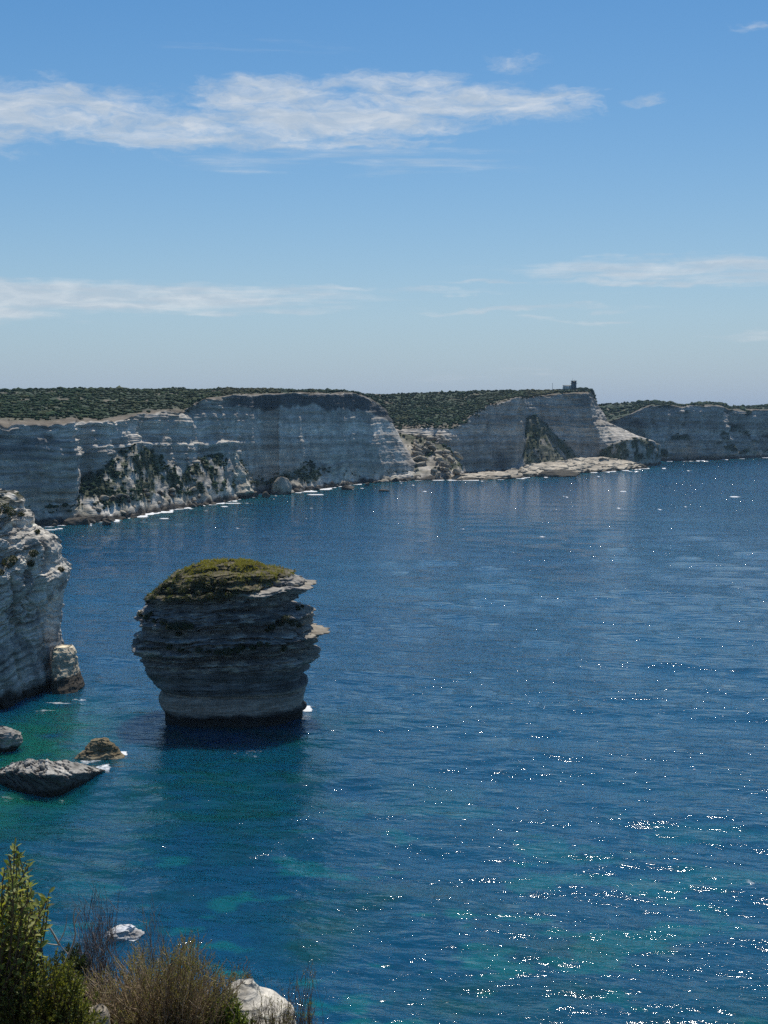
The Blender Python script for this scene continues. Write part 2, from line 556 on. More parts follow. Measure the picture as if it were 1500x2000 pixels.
# ---- near-left cliff and grey wall (one plateau):  x, waterline y, foot y, slope deg, rim x, rim y, crest x, crest y, crest Y
AB = [(-420, 1060, 1040, 40, -420, 838, -420, 764, 1350), (-250, 1050, 1030, 40, -250, 832, -250, 763, 1350),
      (-90, 1040, 1018, 40, -90, 828, -90, 763, 1350), (0, 1033, 1003, 40, 0, 826, 0, 762, 1350),
      (60, 1029, 1000, 45, 60, 825, 60, 761, 1350), (110, 1026, 998, 50, 110, 825, 110, 760, 1350), (146, 1022, 1000, 50, 146, 823, 146, 759, 1350),
      (158, 1021, 930, 40, 156, 824, 158, 759, 1350), (180, 1020, 928, 40, 180, 824, 180, 759, 1350), (205, 1018, 912, 42, 205, 823, 205, 759, 1350),
      (235, 1014, 880, 44, 235, 818, 235, 759, 1360), (262, 1009, 868, 46, 262, 812, 262, 759, 1360), (285, 1003, 880, 44, 285, 806, 285, 760, 1370),
      (315, 998, 898, 42, 315, 803, 315, 760, 1380), (345, 994, 908, 42, 340, 800, 345, 760, 1400), (370, 990, 914, 42, 368, 806, 370, 760, 1420),
      (400, 986, 898, 44, 395, 782, 400, 760, 1450), (425, 983, 888, 46, 425, 775, 425, 761, 1450), (450, 978, 885, 50, 450, 772, 450, 761, 1450),
      (476, 972, 905, 52, 476, 770, 476, 761, 1470), (496, 966, 940, 45, 496, 769, 496, 761, 1480), (520, 963, 942, 40, 520, 768, 520, 762, 1500),
      (550, 964, 932, 40, 550, 768, 550, 762, 1510), (585, 960, 916, 42, 585, 767, 585, 762, 1520), (612, 957, 902, 45, 612, 767, 612, 762, 1530),
      (640, 953, 925, 40, 640, 767, 640, 763, 1540), (670, 949, 936, 35, 670, 767, 670, 764, 1560), (700, 945, 933, 35, 695, 768, 690, 765, 1570),
      (740, 942, 930, 35, 720, 777, 712, 770, 1570), (775, 940, 928, 35, 740, 789, 728, 775, 1580), (806, 938, 926, 35, 757, 803, 740, 784, 1590),
      (818, 937, 926, 35, 764, 822, 744, 800, 1610), (819, 930, 918, 35, 766, 830, 748, 808, 1700)]
cols, xs = [], []
for i, (x, yb, y2, deg, x4, y4, x6, y6, Y6) in enumerate(AB):
    Yb = sea_pt(x, yb)[1] if i < len(AB) - 1 else 1680
    b = at(x, yb, Yb); b[2] = 0
    u0 = b.copy(); u0[2] = -7; u0[1] -= 4
    Y2 = talus(x, yb, y2, deg, Yb)
    Y4 = Y2 + (7 if x < 490 else 10)
    Y4 = min(Y4, Y6 - 25)
    p2, p4, p6 = at(x, y2, Y2), at(x4, y4, Y4), at(x6, y6, Y6)
    p5 = at(x4 * .5 + x6 * .5, y4 * 0.45 + y6 * 0.55, Y4 * .55 + Y6 * .45)
    p7 = p6 + np.array([0, 250, -22])
    cols.append([u0, b, p2, p4, p5, p6, p7]); xs.append(x)
    shore.append(b[:2])
xs[-1] = 832
clA = Cliff(cols, xs, [4, 34, 100, 26, 22, 3], 780)
def darkA(U, T, P):
    n = fbm(P / 20.0, 3, off=4)
    cap = sstep(U, 425, 465) * sstep(T + 0.05 * n, 2.80, 2.83) * (1 - sstep(T, 2.985, 3.0)) * 0.95     # darker cap bed of the grey wall
    upper = (1 - sstep(U, 135, 150)) * np.clip(fbm(P * [1/50., 1/50., 1/6.], 3, off=8) + .1, 0, .8) * sstep(T, 2.45, 2.6)
    tal = sstep(U, 485, 505) * (1 - sstep(U, 590, 600)) * (1 - sstep(T, 1.7, 1.95)) * 0.9
    red = 0
    return np.maximum(np.maximum(cap, upper), np.maximum(tal, red))
def vegA(U, T, P):
    g1 = np.exp(-((U - 225) / 60) ** 2) * 0
    tal = sstep(U, 195, 215) * (1 - sstep(U, 430, 440)) * sstep(T, 1.42, 1.7) * (1 - sstep(T, 2.0, 2.04)) * sstep(fbm(P / 18.0, 4, off=33), -0.1, 0.2)
    left = sstep(U, 155, 160) * (1 - sstep(U, 200, 215)) * sstep(T, 1.3, 1.5) * (1 - sstep(T, 1.95, 2.05)) * sstep(fbm(P / 14.0, 3, off=34), -0.3, 0.1)
    cone = np.exp(-((U - 540) / 50) ** 2) * sstep(T, 1.5, 1.7) * (1 - sstep(T, 1.98, 2.03))
    return np.maximum(np.maximum(tal, left), cone)
def warmA(U, T, P):
    but = sstep(U, 70, 95) * (1 - sstep(U, 146, 152)) * sstep(T, 2.05, 2.1) * (1 - sstep(T, 2.5, 2.62)) * np.clip(fbm(P * [1/20., 1/20., 1/3.], 3, off=41) * 1.2 + 0.35, 0, 0.8)
    rimr = sstep(U, 385, 400) * (1 - sstep(U, 440, 460)) * sstep(T, 2.75, 2.9) * 0.5
    rim2 = sstep(U, 230, 250) * (1 - sstep(U, 400, 420)) * sstep(T, 2.7, 2.85) * np.clip(fbm(P / 10.0, 3, off=43) + 0.2, 0, 0.7)
    return np.maximum(np.maximum(but, rimr), rim2)
cliff_build(clA, 'cliff', (2, 3), 'long grey banded sea cliff under a scrub plateau, nearest of the far coast', 'cliff', big=4.0, amp=lambda U: 1.0 - .62 * sstep(U, 430, 500), dark=darkA, veg=vegA, warm=warmA)

# ---- headland that carries the lookout station
#   x, shore y (or None), Yb, foot y, Y2, rim x, rim y, mid x, mid y, crest x, crest y, Y6
HC_ = [(690, None, 1560, 842, 1640, 690, 836, 700, 770, 1900), (770, 939, None, 846, 1640, 770, 838, 770, 769, 1900), (800, 938, None, 850, 1640, 805, 836, 800, 768, 1900),
       (835, 938, None, 858, 1640, 835, 835, 835, 767, 1900), (868, 937, None, 872, 1630, 868, 835, 868, 766, 1905),
       (895, 936, None, 900, 1650, 895, 830, 895, 765, 1910), (910, None, 1640, 922, 1665, 910, 820, 910, 765, 1915),
       (935, None, 1680, 920, 1700, 933, 803, 935, 764, 1920), (960, None, 1710, 918, 1735, 958, 789, 960, 763.5, 1930), (987, None, 1740, 915, 1765, 986, 781, 987, 763, 1940),
       (1008, None, 1745, 912, 1775, 1010, 776, 1008, 763, 1940), (1020, None, 1780, 880, 1812, 1022, 777, 1020, 763, 1945),
       (1032, None, 1790, 812, 1850, 1032, 776, 1032, 763, 1950), (1050, None, 1800, 815, 1855, 1050, 774, 1050, 763, 1955),
       (1068, None, 1800, 828, 1860, 1068, 773, 1068, 763, 1955), (1085, None, 1810, 850, 1865, 1082, 771, 1085, 762, 1955),
       (1105, None, 1830, 870, 1870, 1098, 769, 1100, 761, 1955), (1125, None, 1850, 890, 1880, 1116, 768, 1115, 760, 1960),
       (1150, None, 1880, 900, 1895, 1135, 767, 1130, 759, 1965), (1185, None, 1890, 874, 1900, 1148, 766, 1143, 760, 1970), (1215, None, 1930, 863, 1940, 1155, 767, 1151, 761, 1980),
       (1250, None, 1975, 856, 1985, 1160, 773, 1157, 763, 1995), (1278, None, 2010, 862, 2022, 1161, 782, 1158, 768, 2030), (1290, None, 2090, 872, 2100, 1163, 792, 1160, 774, 2130)]
cols, xs = [], []
for (x, yb, Yb, y2, Y2, x4, y4, x6, y6, Y6) in HC_:
    if Yb is None: Yb = sea_pt(x, yb)[1]
    b = at(x, 900, Yb); b[2] = 0 if yb else -3
    u0 = b.copy(); u0[2] = -7; u0[1] -= 3
    p2 = at(x, y2, Y2)
    Y4 = max(Y2 + 12, 1650)
    p4 = at(x4, y4, Y4)
    # a step in the face: from x 1150 on, the prow leans out over its foot
    tt = 0.55
    xm = x * (1 - tt) + x4 * tt
    if x >= 1150:
        xm = {1150: 1142, 1185: 1158, 1215: 1168, 1250: 1175, 1278: 1184, 1290: 1190}[x]
    ym = y2 * (1 - tt) + y4 * tt
    if x >= 1185: ym = {1185: 826, 1215: 818, 1250: 819, 1278: 824, 1290: 830}[x]
    pm_ = at(xm, ym, Y2 * .6 + Y4 * .4)
    p6 = at(x6, y6, Y6)
    p5 = at((x4 + x6) / 2, y4 * .5 + y6 * .5, Y4 * .5 + Y6 * .5)
    p7 = p6 + np.array([0, 200, -25])
    cols.append([u0, b, p2, pm_, p4, p5, p6, p7]); xs.append(x)
    if yb and x > 800: shore.append(b[:2])
xs[-1] = 1302
clB = Cliff(cols, xs, [3, 26, 40, 40, 22, 18, 3], 540)
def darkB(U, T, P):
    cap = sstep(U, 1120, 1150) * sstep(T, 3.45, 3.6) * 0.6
    cave_shade = np.exp(-((U - 978) / 12) ** 2) * sstep(T, 1.95, 2.05) * (1 - sstep(T, 2.35, 2.6)) * .8  # shade of a cave mouth, painted on the face
    return np.maximum(cap, cave_shade)
def vegB(U, T, P):
    gul = .75 * sstep(U, 1018, 1026) * (1 - sstep(U, 1118, 1128)) * (1 - sstep(T, 2.0, 2.15)) * sstep(T, 1.05, 1.2) * sstep(fbm(P / 20.0, 4, off=51), -0.5, -0.1)
    val = sstep(U, 770, 800) * (1 - sstep(U, 880, 900)) * sstep(T, 1.75, 1.9) * (1 - sstep(T, 2.1, 2.2)) * 0.8
    return np.maximum(gul, val)
def warmB(U, T, P):
    rid = np.exp(-((U - 1016) / 7) ** 2) * sstep(T, 2.0, 2.2) * 0.6
    rid2 = np.exp(-((U - 1040 - (2 - T) * 0) / 14) ** 2) * (1 - sstep(T, 1.5, 1.9)) * 0.8
    prow = sstep(U, 1150, 1190) * sstep(T, 2.2, 2.4) * (1 - sstep(T, 3.1, 3.3)) * np.clip(fbm(P / 14.0, 3, off=53) + 0.15, 0, .7)
    cap = sstep(U, 1060, 1080) * sstep(T, 3.75, 3.9) * np.clip(fbm(P / 10.0, 3, off=57) + 0.3, 0, .7)
    return np.maximum(np.maximum(rid, rid2), np.maximum(prow, cap))
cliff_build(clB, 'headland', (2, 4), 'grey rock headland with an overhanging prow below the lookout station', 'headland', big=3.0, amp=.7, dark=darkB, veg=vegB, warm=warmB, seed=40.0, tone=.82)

# ---- far cliffs on the right
FD = [(1090, 903, 850, 1092, 800, 1090, 793), (1150, 903, 852, 1150, 822, 1150, 792), (1180, 903, 855, 1182, 826, 1180, 790), (1212, 903, 858, 1214, 818, 1212, 788),
      (1240, 903, 850, 1242, 803, 1240, 786.5), (1268, 902, 888, 1266, 792, 1265, 785), (1278, 901, 896, 1275, 790, 1275, 785), (1292, 901, 896, 1290, 790, 1290, 786), (1313, 900, 895, 1313, 791, 1313, 788),
      (1330, 900, 894, 1330, 795, 1330, 792), (1383, 898, 892, 1383, 791, 1383, 787), (1412, 897, 891, 1408, 793, 1408, 788), (1426, 896, 889, 1418, 798, 1419, 791),
      (1440, 896, 884, 1424, 801, 1424, 796), (1455, 895, 880, 1450, 801, 1450, 793), (1500, 893, 880, 1500, 800, 1500, 791), (1600, 890, 880, 1600, 800, 1600, 790), (1760, 888, 878, 1760, 800, 1760, 792)]
cols, xs = [], []
for (x, yb, y2, x4, y4, x6, y6) in FD:
    b = sea_pt(x, yb); Yb = b[1]
    u0 = b.copy(); u0[2] = -8; u0[1] -= 4
    Y2 = talus(x, yb, y2, 42, Yb)
    Y4 = Y2 + 18
    p2, p4, p6 = at(x, y2, Y2), at(x4, y4, Y4), at(x6, y6, Y4 + 260)
    p5 = at((x4 + x6) / 2, (y4 + y6) / 2, Y4 + 120)
    cols.append([u0, b, p2, p4, p5, p6, p6 + np.array([0, 250, -25])]); xs.append(x)
    if x > 1170: shore.append(b[:2])
clD = Cliff(cols, xs, [3, 22, 60, 12, 10, 3], 400)
def darkD(U, T, P):
    cove = sstep(U, 1195, 1225) * (1 - sstep(U, 1290, 1300)) * (1 - sstep(T, 1.9, 2.2)) * 0
    hollow_shade = np.exp(-((U - 1242) / 14) ** 2) * np.exp(-((T - 2.55) / .12) ** 2) * 1.2  # darkness of a hollow, put in by colour alone
    return np.maximum(cove, hollow_shade)
def vegD(U, T, P):
    return np.clip(fbm(P * [1/50., 1/50., 1/20.], 3, off=71) - 0.28, 0, 1) * 3
def warmD(U, T, P):
    v = sstep(U, 1175, 1190) * (1 - sstep(U, 1262, 1275)) * sstep(T, 1.92, 2.0) * (1 - sstep(T, 2.3, 2.6)) * .8
    b2 = sstep(U, 1440, 1455) * (1 - sstep(T, 1.7, 2.0)) * .9
    s = np.exp(-((U - 1330) / 14) ** 2) * np.exp(-((T - 2.15) / .06) ** 2)
    return np.maximum(np.maximum(v, b2), s)
cliff_build(clD, 'cliff', (2, 3), 'farthest blue grey cliffs running out of the picture beyond the headland', 'cliff', big=16.0, amp=1.2, dark=darkD, veg=vegD, warm=warmD, seed=80.0, tone=.78)

# ---- pale rock shelf at the foot of the headland
SH = [(872, 937, 931), (900, 938, 927), (935, 937.5, 925), (960, 937, 921), (985, 936, 922), (1010, 934.5, 916), (1040, 931, 906), (1070, 928.5, 902), (1100, 927, 899), (1125, 925, 896), (1150, 923, 893),
      (1175, 921.5, 893), (1200, 920, 896), (1225, 918, 900), (1243, 916.5, 905), (1258, 914.8, 912), (1268, 914, 913.5)]
cols, xs = [], []
for (x, yb, y2) in SH:
    b = sea_pt(x, yb)
    u0 = b.copy(); u0[2] = -5; u0[1] -= 3
    h = 2.2 if x < 1240 else 0.8
    e = at(x, yb - 2.5, b[1] + 7); e[2] = h
    Y2 = talus(x, yb, y2, 10, b[1])
    p2 = at(x, y2, Y2)
    p3 = p2 + np.array([0, 40, -7])
    cols.append([u0, b, e, p2, p3]); xs.append(x)
    shore.append(b[:2])
clS = Cliff(cols, xs, [2, 6, 40, 3], 420)
P = flatp(clS.P); n = flatp(clS.n); T = clS.T.ravel()
kk = sstep(T, .3, 1.2)
step = ST2.d(P[:, 2] * 1.2 + fbm(P / 30., 3) * 3)
V = P + n * (kk * (fbm(P / 18., 4, off=3) * 5 + step * 2.2))[:, None]
V[:, 2] += kk * (fbm(P * [1/26., 1/26., 1/10.], 4, off=5) * 2.0 + ridged(P / 14., 3, off=6) * 0.5) * (1 - sstep(T, 2.9, 3.2))
cc = np.array([0.48, 0.42, 0.325])[None] * (0.9 + .28 * fbm(P / 16., 4, off=9) + 0.12 * step)[:, None]
wz = 1 - sstep(P[:, 2] + 1.2 * fbm(P / 9., 3, off=12), .9, 2.2)
cc = cc * (1 - wz[:, None]) + np.array([0.1, .085, .06]) * wz[:, None]
o = mesh_np('rock_shelf', V, [grid_faces(clS.nu, clS.nv)], M_CLIFF, np.clip(cc, .02, .75))
tag(o, 'low pale sandy coloured rock shelf along the foot of the headland', 'rock shelf', kind='structure')

# ================================================================ ROCKS BUILT FROM THEIR OUTLINE
def ring_rock(name, Yc, levels, nth, nrow, depth, mat, disp, colour, squareness=2.5, zlow=-6.0, spike=None, parent=None, dense=None):
    """levels: (py, left px, right px) from top to bottom, read at the depth Yc. Closed loft of rings."""
    L = np.array(levels, float)
    xl = np.array([at(a[1], a[0], Yc)[0] for a in L]); xr = np.array([at(a[2], a[0], Yc)[0] for a in L])
    z = np.array([at(750, a[0], Yc)[2] for a in L])
    xl = np.append(xl, xl[-1]); xr = np.append(xr, xr[-1]); z = np.append(z, zlow)
    arc = np.concatenate([[0], np.cumsum(np.hypot(np.diff(z), 0.5 * (np.abs(np.diff(xl)) + np.abs(np.diff(xr))) * .6))])
    s = np.linspace(0, arc[-1], nrow)
    xl, xr, z = np.interp(s, arc, xl), np.interp(s, arc, xr), np.interp(s, arc, z)
    th = np.linspace(0, 2 * math.pi, nth, endpoint=False)
    if dense:                                       # finer on the side that matters
        a, b, f = dense
        n1 = int(nth * f)
        th = np.concatenate([np.linspace(a, b, n1, endpoint=False), np.linspace(b, a + 2 * math.pi, nth - n1, endpoint=False)])
    ct, st_ = np.cos(th), np.sin(th)
    e = 2.0 / squareness
    cx = np.sign(ct) * np.abs(ct) ** e
    sy = np.sign(st_) * np.abs(st_) ** e
    mid, half = (xl + xr) / 2, (xr - xl) / 2
    # thin tips only stick out where the outline shows them, not all the way round
    k = np.ones(15) / 15
    xr_s = np.minimum(np.convolve(np.pad(xr, 7, mode='edge'), k, 'valid') , xr + 9)
    wr = np.exp(-(((th + math.pi) % (2 * math.pi) - math.pi) / 0.55) ** 2)
    X = mid[None] + half[None] * cx[:, None]
    X = X + (np.where(ct[:, None] > 0, (xr_s - xr)[None] * (1 - wr[:, None]), 0)) * np.maximum(cx[:, None], 0)
    Yh = depth(z, half)
    Y = Yc - Yh[None] * sy[:, None]
    Z = np.broadcast_to(z[None], X.shape)
    P = np.stack([X, Y, Z], -1).reshape(-1, 3)
    TH = np.broadcast_to(th[:, None], X.shape).ravel()
    cxm = np.broadcast_to(mid[None], X.shape).ravel()
    n = np.stack([(P[:, 0] - cxm), (P[:, 1] - Yc), np.zeros(len(P))], -1)
    n /= np.linalg.norm(n, axis=1)[:, None] + 1e-6
    V = P + disp(P, n, TH)
    col = colour(P, V, TH)
    top = V.reshape(nth, nrow, 3)[:, 0].mean(0)
    tc_ = col.reshape(nth, nrow, 3)[:, 0].mean(0)
    ti = len(V)
    V = np.vstack([V, top[None]]); col = np.vstack([col, tc_[None]])
    a = np.arange(nth) * nrow
    fan = np.stack([a, np.roll(a, -1), np.full(nth, ti)], -1)
    o = mesh_np(name, V, [grid_faces(nth, nrow, True)[:, ::-1], fan[:, ::-1]], mat, np.clip(col, .01, .75), parent)
    return o, (V[:-1].reshape(nth, nrow, 3), th)

# ---- the sea stack
zx = lambda X: 240 + X / 3.571
zy = lambda Y: 1070 + Y / 3.571
STK = [(92, 690, 790), (95, 600, 880), (110, 540, 960), (135, 470, 1030), (165, 400, 1120), (185, 360, 1195), (200, 340, 1255), (225, 300, 1290), (250, 262, 1332), (256, 256, 1320),
       (268, 240, 1262), (288, 222, 1305), (294, 218, 1308), (302, 212, 1255), (320, 200, 1262), (345, 180, 1235), (372, 162, 1165), (392, 150, 1140), (400, 146, 1160), (408, 143, 1275), (440, 118, 1322),
       (475, 97, 1328), (508, 110, 1330), (520, 138, 1290), (545, 150, 1282), (562, 138, 1310), (574, 132, 1395), (580, 130, 1412), (588, 128, 1392), (604, 122, 1320), (632, 115, 1322),
       (660, 106, 1328), (690, 115, 1290), (706, 130, 1300), (718, 135, 1382), (734, 136, 1400), (745, 142, 1385), (762, 150, 1335), (790, 155, 1288), (822, 168, 1300), (830, 172, 1318), (850, 180, 1278), (880, 196, 1236),
       (905, 214, 1278), (930, 240, 1290), (955, 272, 1286), (966, 290, 1282), (985, 275, 1275), (1010, 254, 1268), (1040, 254, 1260), (1075, 265, 1255), (1098, 282, 1262), (1108, 288, 1285),
       (1118, 296, 1262), (1130, 300, 1250), (1195, 300, 1250)]
YS = 308.0
SK1, SK2, SK3 = Strata(21, 0.9, 2.6, -10, 60), Strata(22, 0.22, 0.7, -10, 60), Strata(23, .1, .3, -10, 60)
zlev = lambda Y: at(750, zy(Y), YS)[2]
Z_BAND, Z_WET, Z_LEDGE, Z_REC, Z_TOP = zlev(955), zlev(1098), zlev(800), zlev(672), zlev(375)
def stack_disp(P, n, TH):
    warp = 0.5 * fbm(P * [1/9., 1/9., 1/5.], 3, off=2) + 0.25 * fbm(P / 2.6, 2, off=6)
    zz = P[:, 2] - 0.05 * (P[:, 0] + 34) + warp * sstep(P[:, 2], Z_LEDGE - 1, Z_LEDGE + 4)
    up = sstep(P[:, 2], Z_LEDGE - 2, Z_LEDGE + 2)
    lowm = sstep(P[:, 2], Z_BAND - .5, Z_BAND + 1)
    d = SK1.d(zz) * (0.35 * lowm + .95 * up + .12) + SK2.d(zz) * (0.18 * lowm + .75 * up + .02) + SK3.d(zz) * (.10 * lowm + .10 * up + .03)
    d = d * (0.6 + 0.8 * np.clip(fbm(P * [1/7., 1/7., 1/3.], 3, off=9) + .5, 0, 1.2))
    sp = TH * 17 + fbm(P / 4., 2, off=61) * 1.2
    bk = SK2.blocks(zz, sp, 2.4) * .42 + SK1.blocks(zz, sp, 4.5, 3) * .75
    bk -= np.clip(SK1.blocks(zz, sp, 3.2, 5) - .55, 0, 1) * 2.2
    gt = np.clip(fbm(P * [1/8., 1/8., 1/2.5], 3, off=62) + .5, 0, 1.2)
    bk -= SK1.seam(zz, .17) * 1.1 * gt + SK2.seam(zz, .10) * .55 * gt
    d += up * bk + (1 - up) * (.12 * bk - lowm * SK1.seam(zz, .14) * .5 * gt)
    d += up * (fbm(P / 6.0, 4, off=12) * 1.1 + fbm(P / 1.6, 3, off=14) * .35) + (1 - up) * fbm(P * [1/9., 1/9., 1/14.], 3, off=15) * .5
    d += up * -np.clip(ridged(P * [1/7., 1/7., 1/18.], 3, off=16) - 1.0, 0, 1) * 1.4
    # overhang line across the upper middle, deep hollow below it
    r1 = np.exp(-((P[:, 2] + .02 * P[:, 0] - (Z_REC - .1)) / .45) ** 2) * 1.7 * (1 - sstep(P[:, 0], -16, -8) * .55)
    r2 = np.exp(-((P[:, 2] - zlev(720)) / .9) ** 2) * 1.0
    r3 = np.exp(-((P[:, 2] - zlev(975)) / .30) ** 2) * 1.0
    front = sstep(np.sin(TH), 0.1, 0.5)
    d -= (r1 + r2) * front + r3
    side = np.abs(np.cos(TH)) ** 8
    d *= (1 - .30 * side)
    sh = sstep(P[:, 2], zlev(130), zlev(200)) * 0
    v = n * d[:, None]
    v[:, 2] += (fbm(P / 3.0, 3, off=19) * .35) * sstep(P[:, 2], zlev(420), zlev(300))
    return v
def stack_col(P, V, TH):
    zt = P[:, 2] - .035 * (P[:, 0] + 34)
    zz = P[:, 2] - 0.05 * (P[:, 0] + 34) + 0.6 * fbm(P * [1/9., 1/9., 1/5.], 3, off=2)
    b = .5 * SK1.tone(zz) + .5 * SK2.tone(zz) + .25 * SK3.tone(zz)
    g = np.clip(1 + .5 * b + .45 * fbm(P / 4.0, 4, off=31), .3, 2)
    up = sstep(P[:, 2], Z_LEDGE - 1.5, Z_LEDGE + 1)
    band = (1 - sstep(zt, Z_BAND - .4, Z_BAND + .2)) * sstep(P[:, 2], Z_WET - .5, Z_WET + .5)
    base = np.array([.14, .14, .135]) * (1 - up)[:, None] + np.array([.215, .20, .185]) * up[:, None]
    base = base * (1 - band)[:, None] + np.array([.36, .31, .255]) * band[:, None]
    g = g * (1 - band) + (1 + .25 * b + .12 * fbm(P * [1/6., 1/6., 1/2.], 3, off=31)) * band
    col = base * g[:, None]
    shelf = sstep(P[:, 0], -34, -27) * sstep(P[:, 2], zlev(370), zlev(310)) * .45  # pale shelf beds; their sunlit ledges also brightened in the colour
    bright = sstep(fbm(P * [1/3., 1/3., 1/.7], 4, off=33) + shelf, .2, .45) * up
    col = col * (1 - .6 * bright)[:, None] + np.array([.54, .49, .40]) * (.6 * bright)[:, None]
    tipr_lit = sstep(P[:, 0], at(zx(1240), 1200, YS)[0], at(zx(1330), 1200, YS)[0]) * up  # right tips painted paler, as if catching the sun
    col = col * (1 - .7 * tipr_lit)[:, None] + np.array([.36, .315, .24]) * (.7 * tipr_lit)[:, None]
    wet = 1 - sstep(P[:, 2] + .5 * fbm(P * [1/4., 1/4., 1/1.5], 3, off=35) - .035 * (P[:, 0] + 34), Z_WET - .5, Z_WET + .9)
    col = col * (1 - wet)[:, None] + np.array([.022, .020, .018]) * wet[:, None]
    soil = sstep(P[:, 2] - .33 * np.maximum(P[:, 0] + 34, 0) + .5 * fbm(P / 3., 3, off=36), zlev(350), zlev(300))
    col = col * (1 - soil)[:, None] + (np.array([.13, .11, .06]) * (1 + .6 * fbm(P / 1.2, 3, off=37))[:, None]) * soil[:, None]
    return col
stack = empty('sea_stack', (at(zx(780), 1400, YS)[0], YS, 0), 'tall grey layered sea stack with a grassy dome standing alone in the water', 'sea stack')
def put_under(o, parent):
    o.parent = parent
    o.matrix_parent_inverse = parent.matrix_world.inverted()
def local(o, parent):
    """mesh written in world coordinates, re-based to its thing's origin"""
    o.data.transform(__import__('mathutils').Matrix.Translation(-Vector(parent.location)))
    o.parent = parent
body, SG = ring_rock('rock_body', YS, [(zy(a), zx(b), zx(c)) for a, b, c in STK], 450, 370, lambda z, h: h * 0.80, M_STACK, stack_disp, stack_col, 2.7, dense=(-.35, math.pi + .35, .82))
local(body, stack)

# ---- the rocky headland on the left edge
hx = lambda X: X / 3.03
hy = lambda Y: 940 + Y / 3.03
HL = [(66, 60), (75, 108), (90, 132), (110, 150), (130, 146), (150, 136), (180, 158), (200, 214), (230, 206), (262, 186), (288, 238), (320, 325), (350, 336), (400, 350), (450, 346), (490, 362), (520, 400), (545, 410),
      (590, 390), (640, 360), (700, 326), (760, 312), (830, 320), (900, 324), (960, 326), (1040, 334), (1120, 345), (1200, 352), (1260, 356), (1320, 330), (1350, 322)]
YH = 347.0
H1, H2, H3 = Strata(31, 1.2, 3.4, -90, 140), Strata(32, .35, 1.0, -90, 140), Strata(33, .15, .4, -90, 140)
def dip(P):
    return P[:, 2] * .80 - P[:, 0] * .62 + P[:, 1] * .12
def head_disp(P, n, TH):
    zz = dip(P) + .6 * fbm(P / 9.0, 3, off=3) + .3 * fbm(P / 2.5, 2, off=5)
    up = sstep(P[:, 2] + 4 * fbm(P / 9., 2, off=23), 10, 20)
    d = (H1.d(zz) * .9 + H2.d(zz) * .75 + H3.d(zz) * .26) * (.18 + .82 * up) * (.5 + np.clip(fbm(P / 7., 3, off=9) + .5, 0, 1.2))
    d += fbm(P / 12.0, 4, off=11) * 2.4 + up * fbm(P / 2.6, 4, off=13) * .8 + (1 - up) * fbm(P / 3.0, 4, off=13) * .3
    sp = P[:, 0] * .8 + P[:, 2] * .6 + P[:, 1] * .35 + fbm(P / 5., 2, off=63) * 1.6
    bk = H2.blocks(zz, sp, 3.0) * .30 + H1.blocks(zz, sp, 6.5, 3) * .7 - np.clip(H1.blocks(zz, sp, 4.0, 5) - .5, 0, 1) * 2.2
    gt = np.clip(fbm(P / 7., 3, off=66) + .5, 0, 1.2)
    bk -= H1.seam(zz, .20) * 1.5 * gt + H2.seam(zz, .12) * .7 * gt
    d += bk * (.12 + .88 * up)
    crack = -np.clip(ridged(P * [1/8., 1/8., 1/26.], 2, off=28) - 1.05, 0, 1) * 4.5
    d += crack
    side = np.clip(np.cos(TH), 0, 1) ** 10
    d *= (1 - .7 * side)
    v = n * d[:, None]
    v[:, 2] += .5 * fbm(P / 3., 3, off=17) * up
    return v
def head_col(P, V, TH):
    zz = dip(P) + .6 * fbm(P / 9.0, 3, off=3) + .3 * fbm(P / 2.5, 2, off=5)
    g = 1 + .2 * H1.tone(zz) + .28 * H2.tone(zz) + .14 * H3.tone(zz) + .32 * fbm(P / 6.0, 4, off=41)
    col = np.array([.52, .475, .40])[None] * g[:, None]
    low = 1 - sstep(P[:, 2] + 3 * fbm(P / 8., 2, off=24), 9, 17)
    col = col * (1 - .4 * low)[:, None] + np.array([.36, .335, .30]) * (.4 * low * g)[:, None]
    lich = sstep(fbm(P / 5., 4, off=44), .15, .55)
    col = col * (1 - .55 * lich)[:, None] + np.array([.13, .13, .125]) * (.55 * lich)[:, None]
    wet = 1 - sstep(P[:, 2] + 1.1 * fbm(P / 4., 3, off=45), 1.6, 4.4)
    col = col * (1 - wet)[:, None] + np.array([.03, .027, .02]) * wet[:, None]
    gr = sstep(V[:, 2], 43, 47) * sstep(-P[:, 0], 82, 86) * sstep(fbm(P / 4., 3, off=48), -.1, .15)
    col = col * (1 - gr)[:, None] + np.array([.05, .055, .025]) * gr[:, None]
    return col
headrock, HG = ring_rock('rocky_outcrop', YH, [(hy(a), -330, hx(b)) for a, b in HL], 430, 330, lambda z, h: 40 - 24 * np.clip((z - 4) / 42, 0, 1), M_STACK, head_disp, head_col, 2.2, zlow=-8, dense=(-.5, 1.25, .72))
tag(headrock, 'steep pale cliff end with slanting layers at the left edge of the bay', 'cliff', kind='structure')

